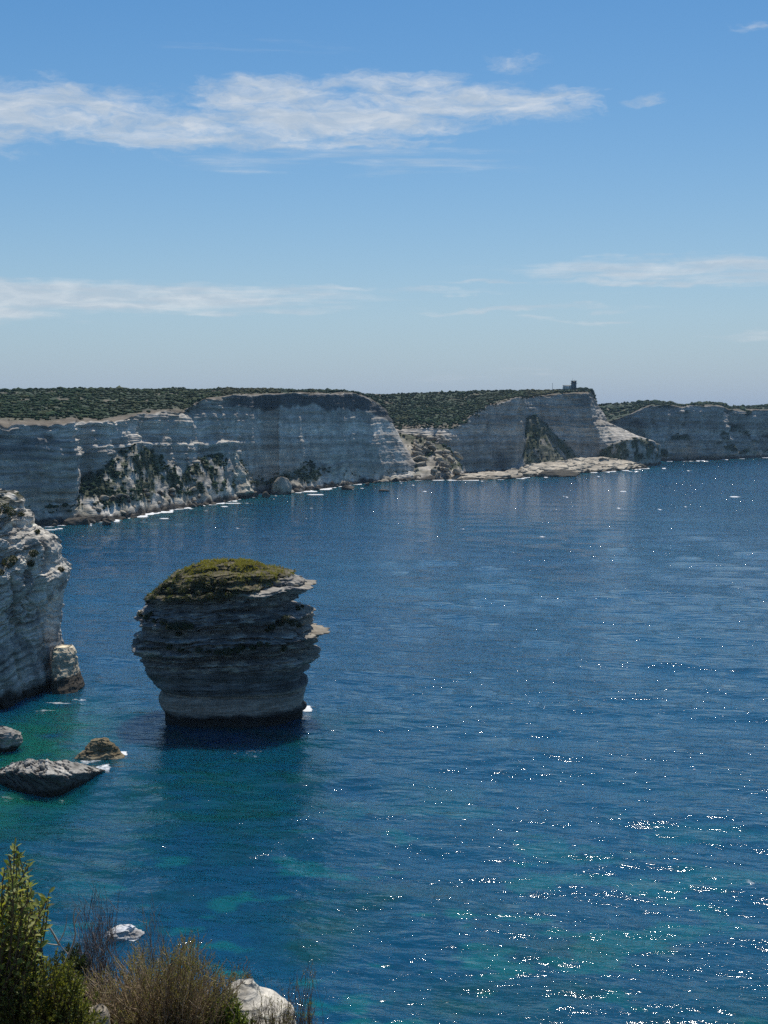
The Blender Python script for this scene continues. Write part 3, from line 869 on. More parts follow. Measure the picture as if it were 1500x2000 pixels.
# ---- rocks in the water
def sea_rock(name, px_l, px_r, levels, Yc, label, depth_k, base, wet_top, seed, dipk=(.0, 1.0), mat=None, sq=2.2, nth=150, nrow=70, amp=1.0, fw=(.03, .027, .02)):
    S_ = Strata(seed, .25, .9, -60, 60); S2_ = Strata(seed + 1, .08, .3, -60, 60)
    def disp(P, n, TH):
        zz = P[:, 2] * dipk[1] + P[:, 0] * dipk[0] + .3 * fbm(P / 2.5, 3, off=seed)
        side = np.abs(np.cos(TH)) ** 6
        d = (S_.d(zz) * .35 + S2_.d(zz) * .12 + fbm(P / 3., 4, off=seed + 2) * .8 + fbm(P / .8, 3, off=seed + 3) * .14) * amp * (1 - .7 * side)
        d += (S_.blocks(zz, P[:, 0] + P[:, 1] + fbm(P / 2., 2), 1.6, seed) * .28 + S2_.blocks(zz, P[:, 0] - P[:, 1], .8, seed) * .10) * amp
        v = n * d[:, None]
        v[:, 2] += fbm(P / 2., 4, off=seed + 4) * .35 * amp
        return v
    def colr(P, V, TH):
        zz = P[:, 2] * dipk[1] + P[:, 0] * dipk[0] + .3 * fbm(P / 2.5, 3, off=seed)
        g = 1 + .25 * S_.tone(zz) + .2 * S2_.tone(zz) + .4 * fbm(P / 2.2, 4, off=seed + 5)
        col = np.array(base)[None] * g[:, None]
        wet = 1 - sstep(P[:, 2] + .4 * fbm(P / 1.6, 3, off=seed + 6), wet_top - .3, wet_top + .5)
        col = col * (1 - wet)[:, None] + np.array(fw) * wet[:, None]
        return col
    o, G = ring_rock(name, Yc, levels, nth, nrow, (lambda z, h: h * depth_k) if not callable(depth_k) else depth_k, mat or M_STACK, disp, colr, sq, zlow=-3)
    if label: tag(o, label, 'rock')
    return o
Y = sea_pt(60, 1350)[1] + 10
sea_rock('boulder', 0, 0, [(1262, 110, 138), (1264, 106, 144), (1270, 104, 147), (1285, 104, 148), (1308, 104, 151), (1328, 104, 155), (1342, 106, 160), (1356, 108, 158), (1366, 108, 156)], Y - 6,
         'rounded cream boulder leaning on the foot of the left cliff end', lambda z, h: 2.0 + np.maximum(12 - z, 0) * .62, (.58, .49, .35), 3.6, 61, amp=.45, fw=(.075, .062, .045))
Y = sea_pt(20, 1462)[1]
sea_rock('boulder', 0, 0, [(1421, -30, 8), (1423, -50, 18), (1428, -60, 34), (1436, -66, 40), (1448, -70, 43), (1458, -70, 36), (1466, -70, 30)], Y,
         'low grey rock cut by the left edge of the photo, standing in green water', .6, (.32, .30, .265), .9, 64)
Y = sea_pt(190, 1478)[1]
sea_rock('boulder', 0, 0, [(1442, 188, 202), (1443, 183, 212), (1449, 178, 217), (1456, 172, 222), (1463, 166, 228), (1470, 154, 236), (1476, 148, 242)], Y,
         'small brown pointed rock washed by white foam', .75, (.22, .17, .095), .5, 67, fw=(.30, .25, .16))
# the big slanting slab: its long back is tilted to the light, the overhanging near face is in shade
SLB = [(-14, 1532, 1522, 1512), (0, 1535, 1512, 1502), (18, 1541, 1505, 1492), (40, 1548, 1508, 1486), (70, 1554, 1512, 1484), (95, 1556, 1514, 1483.5), (120, 1550, 1514, 1484.5), (150, 1539, 1512, 1490), (175, 1527, 1508, 1496), (195, 1515, 1505, 1500.5), (207, 1506, 1503.5, 1502)]
cols, xs = [], []
for (x, yb, yf, yt) in SLB:
    b = sea_pt(x, yb); u0 = b + np.array([0, 2.0, -2.5])
    f0 = at(x, yf, b[1] - .9); t0 = at(x, yt, b[1] + 4.5 + (yb - yt) * .03)
    k0 = t0 + np.array([0, 2.5, -t0[2] - 2.0])
    cols.append([u0, b, f0, t0, k0]); xs.append(x)
cs_ = Cliff(cols, xs, [4, 26, 40, 10], 160)
P = flatp(cs_.P); T = cs_.T.ravel(); nn_ = np.tile(np.array([[0, -.85, .5]]), (len(P), 1))
SS1, SS2 = Strata(70, .35, 1.0, -80, 80), Strata(71, .12, .4, -80, 80)
zz = P[:, 2] * .75 + P[:, 0] * .5 + P[:, 1] * .1 + .5 * fbm(P / 2.5, 3, off=70)
wfr = sstep(T, .9, 1.2) * (1 - sstep(T, 3.1, 3.6))
ds = wfr * 1.5 * (SS1.d(zz) * .30 + SS2.d(zz) * .14 - SS1.seam(zz, .10) * .35 + SS1.blocks(zz, P[:, 0] + fbm(P / 2., 2), 1.8) * .22 + fbm(P / 2.2, 4, off=72) * .45 + fbm(P / .7, 3, off=73) * .10)
V = P + nn_ * ds[:, None]
g = 1 + .28 * SS1.tone(zz) + .22 * SS2.tone(zz) + .4 * fbm(P / 2.2, 4, off=75)
topm_lit = sstep(T, 1.85, 2.15)
cc = (np.array([.10, .095, .085])[None] * (1 - topm_lit)[:, None] + np.array([.36, .34, .30])[None] * topm_lit[:, None]) * g[:, None]  # lit top painted pale, shaded near face painted dark
wet = 1 - sstep(P[:, 2] + .4 * fbm(P / 1.6, 3, off=76), .4, 1.3)
cc = cc * (1 - wet)[:, None] + np.array([.03, .027, .02]) * wet[:, None]
# close both ends
nu, nv = cs_.nu, cs_.nv
ends = [[np.arange(nv)[::-1]], [(np.arange(nv) + (nu - 1) * nv)]]
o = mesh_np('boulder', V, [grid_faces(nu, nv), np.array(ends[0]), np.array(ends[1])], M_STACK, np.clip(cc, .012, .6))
tag(o, 'biggest dark rock in the water with a pale slanting top, below the left cliff end', 'rock')
Y = sea_pt(245, 1828)[1]
sea_rock('boulder', 0, 0, [(1808, 240, 252), (1811, 230, 262), (1816, 218, 274), (1821, 212, 280), (1827, 208, 284), (1834, 206, 286)], Y,
         'white foam washed rock seen through the bare twigs', .8, (.58, .56, .53), -1, 73, amp=.8)
# pinnacle at the end of the overgrown debris slope
Y = 1185
Sp = Strata(81, 1.5, 4, -20, 120)
pin, _ = ring_rock('rock_pinnacle', Y, [(862, 432, 437), (866, 428, 446), (872, 424, 456), (880, 420, 462), (892, 412, 466), (905, 408, 468), (920, 408, 474), (935, 410, 480), (950, 408, 488), (962, 404, 492), (972, 400, 490)],
        160, 110, lambda z, h: h * 1.1, M_CLIFF,
        lambda P, n, TH: n * (Sp.d(P[:, 2] + fbm(P / 9., 2)) * 1.1 + fbm(P / 9., 4, off=3) * 2.6 + fbm(P / 2.5, 3, off=5) * .6)[:, None],
        lambda P, V, TH: (np.array([.46, .42, .335])[None] * (1 + .2 * Sp.tone(P[:, 2]) + .45 * fbm(P / 8., 4, off=9))[:, None]) * (sstep(P[:, 2], 2, 6)[:, None] * .93 + .07))
tag(pin, 'pale crumbling rock pinnacle at the end of the overgrown debris slope', 'rock')

# ================================================================ SEA
def build_sea():
    azd = np.linspace(R(-19.5), R(19.5), 480)
    azr = np.concatenate([azd, np.linspace(R(19.5), R(340.5), 66)[1:-1]])
    dep = np.concatenate([np.linspace(R(62), R(25.5), 24)[:-1], np.linspace(R(25.5), R(1.25), 580), np.geomspace(R(1.2), R(.055), 24)])
    r = HC / np.tan(dep)
    A, RR = np.meshgrid(azr, r, indexing='ij')
    X, Yy = RR * np.sin(A), RR * np.cos(A)
    n = A.size
    x, y, rr = X.ravel(), Yy.ravel(), RR.ravel()
    dr = np.gradient(r); DR = np.broadcast_to(dr[None], A.shape).ravel()
    daz = azd[1] - azd[0]
    dense = np.broadcast_to((np.arange(len(azr)) < 480)[:, None], A.shape).ravel()
    # waves only where the sheet can carry them
    g = np.random.default_rng(5)
    z = np.zeros(n)
    sp = np.maximum(DR, rr * daz)
    idx = np.where(dense & (rr < 1500))[0]
    xi, yi, si = x[idx], y[idx], sp[idx]
    zi = np.zeros(len(idx))
    patch = .75 + .5 * fbm(np.stack([xi / 60, yi / 60, xi * 0], 1), 3)
    for k in range(46):
        lam = 2.2 * (1.075 ** k)
        ang = R(205) + g.normal() * .55
        kx, ky = math.sin(ang) * 2 * math.pi / lam, math.cos(ang) * 2 * math.pi / lam
        slope_ = 0.027 * (1.0 if lam < 18 else (18 / lam) ** .7)
        amp = slope_ * lam / (2 * math.pi)
        fade = sstep(lam / si, 3.0, 6.0)
        ph = kx * xi + ky * yi + g.uniform(0, 6.28)
        zi += fade * amp * (np.sin(ph) + .25 * np.sin(2 * ph + 1.3))
    z[idx] = zi * patch
    # ---- body colour of the water by depth, and foam
    P2 = np.stack([x, y], 1)
    p3 = np.stack([x, y, 0 * x], 1)
    deep = np.array([0.0011, 0.047, 0.102])
    blue = np.array([0.0018, 0.067, 0.128])
    teal = np.array([0.003, 0.145, 0.135])
    emer = np.array([0.005, 0.090, 0.062])
    col = np.tile(deep, (n, 1))
    sm = np.where(dense)[0]
    xs_, ys_ = x[sm], y[sm]
    q = p3[sm]
    cs = col[sm]
    bl = sstep(fbm(q / 160., 3, off=61), -.5, .6)
    cs = cs * (1 - .55 * bl)[:, None] + blue * (.55 * bl)[:, None]
    # sandy patches between weed below the camera
    def blob(px, py, rx, ry):
        c = sea_pt(px, py)
        return np.exp(-(((xs_ - c[0]) / rx) ** 2 + ((ys_ - c[1]) / ry) ** 2))
    nearm = sstep(ys_, 275, 170) * sstep(xs_, -60, -30)
    pn = fbm(q * [1/17., 1/12., 1], 4, off=71)
    pat = sstep(pn + .25 * fbm(q * [1/4., 1/3., 1], 3, off=72), .12, .42) * nearm
    pk = .55 * (1 - .35 * sstep(xs_, 5, 45))
    cs = cs * (1 - pk * pat)[:, None] + teal * (pk * pat)[:, None]
    # the bottom is near round the rocks; the stack's reflection and shadow painted dark
    shoal_refl = np.maximum.reduce([blob(430, 1560, 24, 34), blob(455, 1425, 26, 16) * 1.3, blob(120, 1640, 26, 36), blob(620, 1790, 10, 9) * .9, blob(620, 1460, 10, 16) * .6, blob(1000, 1950, 12, 6), blob(1100, 1850, 14, 8) * .6, blob(760, 1760, 14, 8) * .7,
                             blob(560, 1860, 7, 6) * .8, blob(1450, 1990, 12, 8) * .9])
    ln = np.clip(shoal_refl * (1.0 + 1.0 * fbm(q * [1/13., 1/13., 1], 4, off=75)), 0, 1)
    tl = np.array([0.002, 0.052, 0.049])
    ln = ln * (.55 + .45 * sstep(fbm(q * [1/9., 1/6., 1], 4, off=79), -.2, .15))
    cs = cs * (1 - .75 * ln)[:, None] + tl * (.75 * ln)[:, None]
    em = np.maximum.reduce([blob(20, 1480, 16, 30), blob(90, 1430, 12, 30) * .9, blob(0, 1560, 12, 18)])
    en = np.clip(em * (1.0 + .9 * fbm(q * [1/8., 1/8., 1], 4, off=77)), 0, 1)
    cs = cs * (1 - .9 * en)[:, None] + emer * (.9 * en)[:, None]
    # far shore shallows + surf
    S = np.array(shore)
    foam = np.zeros(len(sm))
    fi = np.where((ys_ > 780) & (ys_ < 2700))[0]
    pts = np.stack([xs_[fi], ys_[fi]], 1)
    dmin = np.full(len(fi), 1e9)
    pieces = [S[:len(AB) - 1]]
    rest = S[len(AB):]
    nB = sum(1 for h in HC_ if h[1] and h[0] > 800); nD = sum(1 for h in FD if h[0] > 1170)
    pieces += [rest[:nB], rest[nB:nB + nD], rest[nB + nD:]]
    for pl in pieces:
        for a, b in zip(pl[:-1], pl[1:]):
            ab = b - a
            t = np.clip(((pts - a) @ ab) / (ab @ ab), 0, 1)
            dmin = np.minimum(dmin, np.hypot(*(pts - a - t[:, None] * ab).T))
    sh = np.exp(-dmin / 45.0) * (.7 + .5 * fbm(q[fi] / 40., 3, off=81))
    sh = np.clip(sh, 0, .9)
    cs[fi] = cs[fi] * (1 - sh)[:, None] + np.array([0.008, 0.10, 0.12]) * sh[:, None]
    fn = fbm(q[fi] * [1/16., 1/22., 1], 4, off=85)
    surf = sstep(fn + np.exp(-dmin / 9.0) * 1.5 - .95, -.25, .2)
    surf = np.maximum(surf, sstep(fn, .55, .75) * np.exp(-(dmin / 60.) ** 2))
    foam[fi] = surf
    def fpatch(px, py, rx, ry, k=1.0):
        c = sea_pt(px, py)
        e = np.exp(-(((xs_ - c[0]) / rx) ** 2 + ((ys_ - c[1]) / ry) ** 2) ** 1.5)
        nn = fbm(q * [1/1.6, 1/3., 1], 4, off=90)
        return k * sstep(e * 1.5 + nn * .7, .75, 1.35)
    fp = [fpatch(218, 1470, 4.2, 3.0), fpatch(170, 1490, 4, 3, .5), fpatch(118, 1372, 5, 1.4, .55), fpatch(155, 1366, 3, 1.5, .55), fpatch(85, 1386, 5, 1.4, .45), fpatch(600, 1385, 2.2, 4, .8),
          fpatch(245, 1832, 3.0, 1.6, .9), fpatch(490, 1468, 5, 5, .35), fpatch(203, 1505, 2, 4, .6), fpatch(60, 1562, 10, 2, .35)]
    for f in fp: foam = np.maximum(foam, f)
    def streak(px, py, wpx, k=.9):
        c = sea_pt(px, py); rx = wpx * c[1] / F
        e = np.exp(-(((xs_ - c[0]) / rx) ** 2 + ((ys_ - c[1]) / (c[1] ** 2 / (HC * F) * .6)) ** 2))
        return k * sstep(e + .55 * fbm(q * [1/9., 1/30., 1], 3, off=93), .45, .95)
    for s in [(377, 1024, 12), (137, 1041, 16), (1155, 930, 30), (1205, 922, 60, .7), (748, 959, 20), (810, 948, 14), (690, 963, 16), (545, 968, 45), (620, 966, 30), (320, 1010, 26), (350, 1003, 22), (1300, 918, 40, .4), (1350, 901, 40, .7), (860, 939, 60, .7),
              (1000, 939, 60, .7), (950, 939, 40), (1130, 927, 40, .5), (130, 1028, 30), (180, 1024, 18), (300, 1016, 30, .8), (460, 983, 40, .8), (410, 998, 24, .6)]:
        foam = np.maximum(foam, streak(*s))
    col[sm] = cs
    fo = np.zeros(n); fo[sm] = foam
    rgba = np.concatenate([col, fo[:, None]], 1)
    # material
    m_, k, out = mat_new('sea_water')
    a_ = k.new('ShaderNodeAttribute', attribute_name='Col')
    geo = k.new('ShaderNodeNewGeometry')
    p = geo.outputs['Position']
    px, py, pz = k.sep(p)
    # wind ripples: crests roughly across the wind, three sizes
    v1 = k.comb(k.m('MULTIPLY', k.m('ADD', px, k.m('MULTIPLY', py, -.25)), .45), k.m('MULTIPLY', k.m('ADD', py, k.m('MULTIPLY', px, .25)), 1.0), 0.0)      # (crests longer than they are wide)
    h1 = k.noise(v1, 0.42, 3, .55)
    h2 = k.noise(v1, 1.6, 4, .62, dist=.4)
    h3 = k.noise(v1, 0.13, 2, .5)
    gust = k.lin(k.noise(k.comb(px, k.m('MULTIPLY', py, 1.0), 4.0), 0.008, 4, .6), .3, .7, .75, 1.25)
    hh = k.m('ADD', k.m('MULTIPLY', h1, 0.60), k.m('ADD', k.m('MULTIPLY', h2, .082), k.m('MULTIPLY', h3, 0.9)))
    hh = k.m('MULTIPLY', k.m('MULTIPLY', hh, gust), k.lin(py, 420, 1300, 1.0, 1.45))      # the sheet itself carries the waves near by, the relief all of them far out
    bp = k.new('ShaderNodeBump')
    bp.inputs['Strength'].default_value = 1.0
    bp.inputs['Distance'].default_value = 1.0
    k.link(hh, bp.inputs['Height'])
    b = k.new('ShaderNodeBsdfPrincipled', subsurface_method='BURLEY')
    b.inputs['Roughness'].default_value = 0.06
    b.inputs['IOR'].default_value = 1.333
    b.inputs['Subsurface Weight'].default_value = 1.0
    b.inputs['Subsurface Radius'].default_value = (3.0, 8.0, 11.0)
    b.inputs['Subsurface Scale'].default_value = 1.0
    k.link(bp.outputs[0], b.inputs['Normal'])
    cn = k.noise(p, 0.35, 4, .6)
    mu = k.new('ShaderNodeVectorMath', operation='SCALE')
    k.link(a_.outputs['Color'], mu.inputs[0]); k.link(k.lin(cn, .3, .7, .85, 1.15), mu.inputs['Scale'])
    k.link(mu.outputs[0], b.inputs['Base Color'])
    fb = k.new('ShaderNodeBsdfDiffuse')
    fb.inputs['Color'].default_value = (.78, .80, .81, 1)
    fnz = k.noise(p, .9, 6, .7)
    ff = k.smooth(k.m('ADD', a_.outputs['Alpha'], k.m('MULTIPLY', k.m('SUBTRACT', fnz, .5), .9)), .35, .75)
    ff = k.m('MULTIPLY', ff, k.smooth(a_.outputs['Alpha'], .02, .15))
    mx = k.new('ShaderNodeMixShader')
    k.link(ff, mx.inputs[0]); k.link(b.outputs[0], mx.inputs[1]); k.link(fb.outputs[0], mx.inputs[2])
    k.link(mx.outputs[0], out.inputs['Surface'])
    V = np.stack([x, y, z], 1)
    nu, nv = A.shape
    hub = np.array([[0, 0, 0]], float)
    a = np.arange(nu) * nv
    fan = np.stack([np.full(nu, n), np.roll(a, -1), a], -1)
    V = np.vstack([V, hub]); rgba = np.vstack([rgba, [[*deep, 0]]])
    gf = grid_faces(nu, nv, True)[:, ::-1]
    o = mesh_np('sea', V, [gf, fan], m_, rgba, smooth=True)
    tag(o, 'deep blue rippled sea with turquoise shallows', 'sea', kind='structure')
build_sea()

# ================================================================ SCRUB ON THE FAR LAND
def icos(sub):
    import bmesh
    bm = bmesh.new()
    bmesh.ops.create_icosphere(bm, subdivisions=sub, radius=1.0)
    v = np.array([x.co[:] for x in bm.verts]); f = np.array([[q.index for q in x.verts] for x in bm.faces])
    bm.free()
    return v, f
ICO0, ICO1, ICO2, ICO3 = icos(1), icos(2), icos(3), icos(4)
def blobs(name, pts, sizes, cols, ico, mat, jit=.24, flat=.58, sink=.25, seed=1):
    r = np.random.default_rng(seed)
    v, f = ico
    n, m_ = len(pts), len(v)
    a = r.uniform(0, 6.28, n)
    sx, sy = sizes * r.uniform(.75, 1.3, n), sizes * r.uniform(.75, 1.3, n)
    V = np.repeat(v[None], n, 0) * (1 + r.normal(0, jit, (n, m_, 1)))
    x = V[..., 0] * sx[:, None]; y = V[..., 1] * sy[:, None]
    z = V[..., 2] * (sizes * flat * r.uniform(.7, 1.25, n))[:, None]
    ca, sa = np.cos(a)[:, None], np.sin(a)[:, None]
    W = np.stack([x * ca - y * sa, x * sa + y * ca, z], -1) + pts[:, None]
    W[..., 2] += (sizes * sink)[:, None]
    Fa = f[None] + (np.arange(n) * m_)[:, None, None]
    cc = np.repeat(cols[:, None], m_, 1) * r.uniform(.72, 1.28, (n, m_, 1))
    return mesh_np(name, W.reshape(-1, 3), [Fa.reshape(-1, 3)], mat, cc.reshape(-1, 3))
def sample_grid(cl, weight, n, seed):
    r = np.random.default_rng(seed)
    G = cl.V.reshape(cl.nu, cl.nv, 3)
    e1 = G[1:, :-1] - G[:-1, :-1]; e2 = G[:-1, 1:] - G[:-1, :-1]
    ar = np.linalg.norm(np.cross(e1, e2), axis=-1)
    W = weight.reshape(cl.nu, cl.nv)[:-1, :-1] * ar
    p = (W / W.sum()).ravel()
    k = r.choice(len(p), n, p=p)
    i, j = np.unravel_index(k, W.shape)
    u, v = r.uniform(0, 1, (2, n, 1))
    return G[i, j] + e1[i, j] * u + e2[i, j] * v
def greens(n, seed):
    r = np.random.default_rng(seed)
    a = np.array([[.018, .040, .020], [.026, .052, .024], [.036, .058, .028], [.055, .062, .032], [.022, .046, .030]])
    return a[r.choice(5, n, p=[.3, .3, .2, .08, .12])] * 1.15 * r.uniform(.8, 1.2, (n, 1))
def scrub(cl, mask, n, s0, s1, seed, ico, label):
    p = sample_grid(cl, mask, n, seed)
    r = np.random.default_rng(seed + 1)
    s = s0 + (s1 - s0) * r.power(.6, n) * .9
    f1 = fbm(p / 55.0, 3, off=seed * .37)[:, None]; f2 = fbm(p / 18.0, 3, off=seed * .21)[:, None]
    cg = greens(n, seed) * np.clip(1 + .45 * f1 + .35 * f2, .5, 1.7)
    ol = sstep(f2 + .5 * f1, .25, .6)
    cg = cg * (1 - .6 * ol) + np.array([.085, .085, .040]) * .6 * ol
    s = s * np.clip(1 + .5 * f1[:, 0], .6, 1.6)
    o = blobs('scrub', p, s, cg, ico, M_SCRUB, seed=seed)
    return tag(o, label, 'scrub', kind='stuff')
T = clA.T.ravel()
mA = clA.veg * sstep(clA.T.ravel() + .06 * fbm(clA.V / 25., 3), 2.97, 3.06) * (T < 5.15) * (clA.V[:, 0] > -620)
scrub(clA, mA, 10500, .9, 2.7, 101, ICO0, 'dark green scrub covering the plateau above the grey banded cliff')
mt = clA.veg * (1 - clA.wp) * (T > 1.15)
scrub(clA, mt, 1400, .7, 2.1, 103, ICO0, 'dark scrub on the debris slope under the grey banded cliff')
T = clB.T.ravel()
mB = (np.maximum(clB.veg * clB.wp, .8 * sstep(T + .12 * fbm(clB.V / 30., 3), 3.86, 4.0) * (clB.U.ravel() < 1060))) * (T < 6.2)
scrub(clB, mB, 6500, 1.1, 3.0, 105, ICO0, 'dark green scrub on the slope and top of the headland')
mt = clB.veg * (1 - clB.wp) * (T > 1.1)
scrub(clB, mt, 480, 1.0, 2.6, 107, ICO0, 'green scrub filling the steep gully of the headland')
T = clD.T.ravel()
mD = clD.veg * clD.wp * (T < 5.2) + clD.veg * (1 - clD.wp) * .35 * (T > 1.2)
scrub(clD, mD, 2600, 1.8, 4.5, 109, ICO0, 'dark scrub along the top of the farthest cliffs')

# ================================================================ BOULDERS ALONG THE FAR SHORE
def rock_mesh(name, seed, base, sx, sy, sz, ico=ICO2, wet=True, facet=.35):
    r = np.random.default_rng(seed)
    v, f = ico
    V = v.copy()
    for _ in range(14):                                   # cut flat facets
        d = r.normal(size=3); d /= np.linalg.norm(d)
        lim = r.uniform(.5, .85)
        ex = np.maximum(V @ d - lim, 0)
        V = V - ex[:, None] * d * .9
    V = V * (1 + .07 * fbm(v * 2.2, 3, off=seed * 3.1)[:, None])
    V = V * np.array([sx, sy, sz])
    col = np.array(base)[None] * (1 + .35 * fbm(v * 2.5, 4, off=seed + 5.5))[:, None]
    if wet:
        wz_ = 1 - sstep(V[:, 2] / sz + .3 * fbm(v * 3, 2), -.35, .1)
        col = col * (1 - wz_)[:, None] + np.array([.05, .045, .036]) * wz_[:, None]
    return mesh_np(name, V, [f], M_CLIFF, np.clip(col, .02, .7), link=False)
PALE = [rock_mesh('pale_rock', 200 + i, (.34, .305, .245), 1, .9, .7) for i in range(4)]
DARK = [rock_mesh('dark_rock', 220 + i, (.085, .075, .06), 1, .9, .6, wet=False) for i in range(4)]
def slab_mesh(seed):
    r = np.random.default_rng(seed)
    ring = np.sort(r.uniform(0, 6.28, 7))
    lo = np.stack([np.cos(ring) * r.uniform(.8, 1.9, 7), np.sin(ring) * r.uniform(.6, 1.1, 7), -.30 + r.normal(0, .05, 7)], 1)
    hi = lo * np.array([.93, .93, 1]) + np.array([0, 0, .62]) + r.normal(0, .07, (7, 3))
    V = np.vstack([lo, hi]); a = np.arange(7); b = np.roll(a, -1)
    col = np.tile(np.array([.30, .27, .215]) * r.uniform(.75, 1.25), (14, 1))
    return mesh_np('slab_rock', V, [np.stack([a, b, b + 7, a + 7], 1), (a + 7)[None], a[::-1][None]], M_CLIFF, col, link=False)
SLAB = [slab_mesh(240 + i) for i in range(8)]
rr = np.random.default_rng(77)
def put(me, name, p, s, rz, tilt=(0, 0), label=None, cat='boulder', group=None):
    o = bpy.data.objects.new(name, me)
    C.objects.link(o)
    o.location = p
    o.scale = (s, s * rr.uniform(.8, 1.15), s * rr.uniform(.8, 1.2))
    o.rotation_euler = (tilt[0], tilt[1], rz)
    return tag(o, label, cat, group)
def shoreline(x):
    xs_ = [a[0] for a in AB[:-1]]; ys_ = [a[1] for a in AB[:-1]]
    return np.interp(x, xs_, ys_)
ORD = ['first', 'second', 'third', 'fourth', 'fifth', 'sixth', 'seventh', 'eighth', 'ninth', 'tenth', 'eleventh', 'twelfth', 'thirteenth', 'fourteenth']
def row(n, zones, group, what, place):
    """n things split over zones (x0, x1, words); each labelled by its turn from the left within its zone"""
    wts = np.array([b - a for a, b, _ in zones], float); cnt = np.maximum(1, np.round(n * wts / wts.sum()).astype(int))
    for (a, b, words_), c in zip(zones, cnt):
        for q, x in enumerate(sorted(rr.uniform(a, b, c))):
            o = place(x)
            tag(o, '%s %s from the left %s' % (ORD[q], what, words_), None, group)
def pl_dark(x):
    p = sea_pt(x, shoreline(x) + rr.uniform(-1.5, 2.0))
    return put(DARK[rr.integers(4)], 'boulder', (p[0], p[1], rr.uniform(-.6, .6)), rr.uniform(2.0, 4.4), rr.uniform(0, 6.28), (rr.normal() * .2, rr.normal() * .2))
row(58, [(75, 150, 'under the end of the banded cliff'), (150, 215, 'in the surf below the green streaked slope'), (215, 275, 'in the surf beside the broad dark boulder'), (275, 335, 'below the middle of the overgrown slope'),
         (335, 400, 'in the surf below the paler slope'), (400, 450, 'in the surf left of the rock pinnacle'), (450, 500, 'at the foot of the rock pinnacle')], 'dark boulders in the surf under the near cliff', 'dark boulder', pl_dark)
def pl_pale(x):
    yb = shoreline(x); Yb = sea_pt(x, yb)[1]; up_ = rr.uniform(4, 20)
    return put(PALE[rr.integers(4)], 'boulder', (at(x, yb, Yb)[0], Yb + up_, up_ * .75 + 1.0), rr.uniform(1.5, 3.8), rr.uniform(0, 6.28), (rr.normal() * .3, rr.normal() * .3))
row(36, [(165, 240, 'low on the green streaked slope'), (240, 300, 'on the slope under its highest scrub'), (300, 360, 'low on the middle overgrown slope'), (360, 415, 'low on the paler slope'),
         (415, 480, 'on the foot of the rock pinnacle')], 'pale boulders along the near debris slope', 'pale fallen boulder', pl_pale)
def pl_wall(x):
    p = sea_pt(x, shoreline(x) + rr.uniform(-3.5, 1.2))
    return put((DARK + PALE[:1])[rr.integers(5)], 'boulder', (p[0], p[1], rr.uniform(-.3, 1.5)), rr.uniform(2.2, 5.5), rr.uniform(0, 6.28), (rr.normal() * .2, rr.normal() * .2))
row(50, [(500, 560, 'around the largest cream boulder'), (560, 610, 'left of the small debris cone'), (610, 665, 'right of the small debris cone'), (665, 720, 'near the flat rock off the grey wall'),
         (720, 770, 'along the last third of the grey wall'), (770, 812, 'at the far corner of the grey wall')], 'boulders along the grey wall', 'waterline boulder', pl_wall)
def pl_slab(y0, y1):
    def f_(x):
        y = rr.uniform(max(y0, 846 + (x - 800) * .25 - 6), y1)
        f = (936 - y) / 90
        return put(SLAB[rr.integers(8)], 'fallen_rock', at(x, y, 1535 + f * 95), rr.uniform(2.0, 5.5), rr.normal() * .7, (rr.normal() * .3 + .1, rr.normal() * .3 + .3), cat='rock')
    return f_
for y0, y1, wd_ in ((848, 868, 'in the top row of the far rockfall'), (868, 886, 'in the upper middle of the far rockfall'), (886, 904, 'in the middle of the far rockfall'),
                    (904, 920, 'in the lower middle of the far rockfall'), (920, 934, 'at the waterside of the far rockfall')):
    row(14, [(805, 905 if y0 > 880 else 870, wd_)], 'fallen slabs between the wall and the headland', 'pale slab', pl_slab(y0, y1))
# boulders that can be told apart
def big_one(px_l, px_r, pyt, pyb, me, label, rz=0.0, base=None):
    c = sea_pt((px_l + px_r) / 2, pyb)
    wd_ = (px_r - px_l) / F * c[1]; ht = (pyb - pyt) / F * c[1]
    o = bpy.data.objects.new('boulder', me); C.objects.link(o)
    o.location = (c[0], c[1] + wd_ * .35, ht * .25)
    o.scale = (wd_ / 2, wd_ / 2.2, ht * 1.05)
    o.rotation_euler = (0, 0, rz)
    tag(o, label, 'boulder')
big_one(527, 568, 930, 966, rock_mesh('pale_rock', 260, (.46, .41, .33), 1.05, 1, .8, ICO3), 'largest cream boulder at the foot of the grey wall')
big_one(484, 506, 955, 971, DARK[1], 'dark boulder between the rock pinnacle and the largest cream boulder', .6)
big_one(508, 530, 957, 972, DARK[2], 'dark squat boulder just to the left of the largest cream boulder', 1.7)
big_one(195, 217, 1014, 1026, DARK[0], 'black rock standing alone in the water off the debris slope', .4)
big_one(227, 254, 995, 1013, DARK[3], 'dark rounded boulder at the edge of the surf, broadest on the near debris slope', 2.2)
big_one(188, 212, 986, 1011, PALE[1], 'upright pale boulder at the foot of the near debris slope', 1.0)
big_one(664, 698, 947, 957, DARK[2], 'flat dark rock lying off the foot of the grey wall', .2)
big_one(711, 724, 940, 949, DARK[1], 'small dark rock in the water near the end of the grey wall', .2)
big_one(735, 762, 955, 960, DARK[0], 'low awash rock with a white wave behind it, off the grey wall', .1)
big_one(112, 178, 1007, 1026, rock_mesh('ledge_rock', 270, (.08, .07, .055), 1.05, 1, .75, ICO3, wet=False), 'long black ledge of rock under the near end of the cliff', .05)
big_one(78, 114, 1012, 1028, DARK[3], 'low black rock just right of the left cliff end', .5)
big_one(1050, 1133, 915, 932, rock_mesh('ledge_rock', 272, (.10, .088, .066), 1.05, 1, .6, ICO3, wet=False), 'slab coloured dark as the shaded undercut of the pale rock shelf', .05)  # undercut shade of the shelf, given as a dark-coloured rock
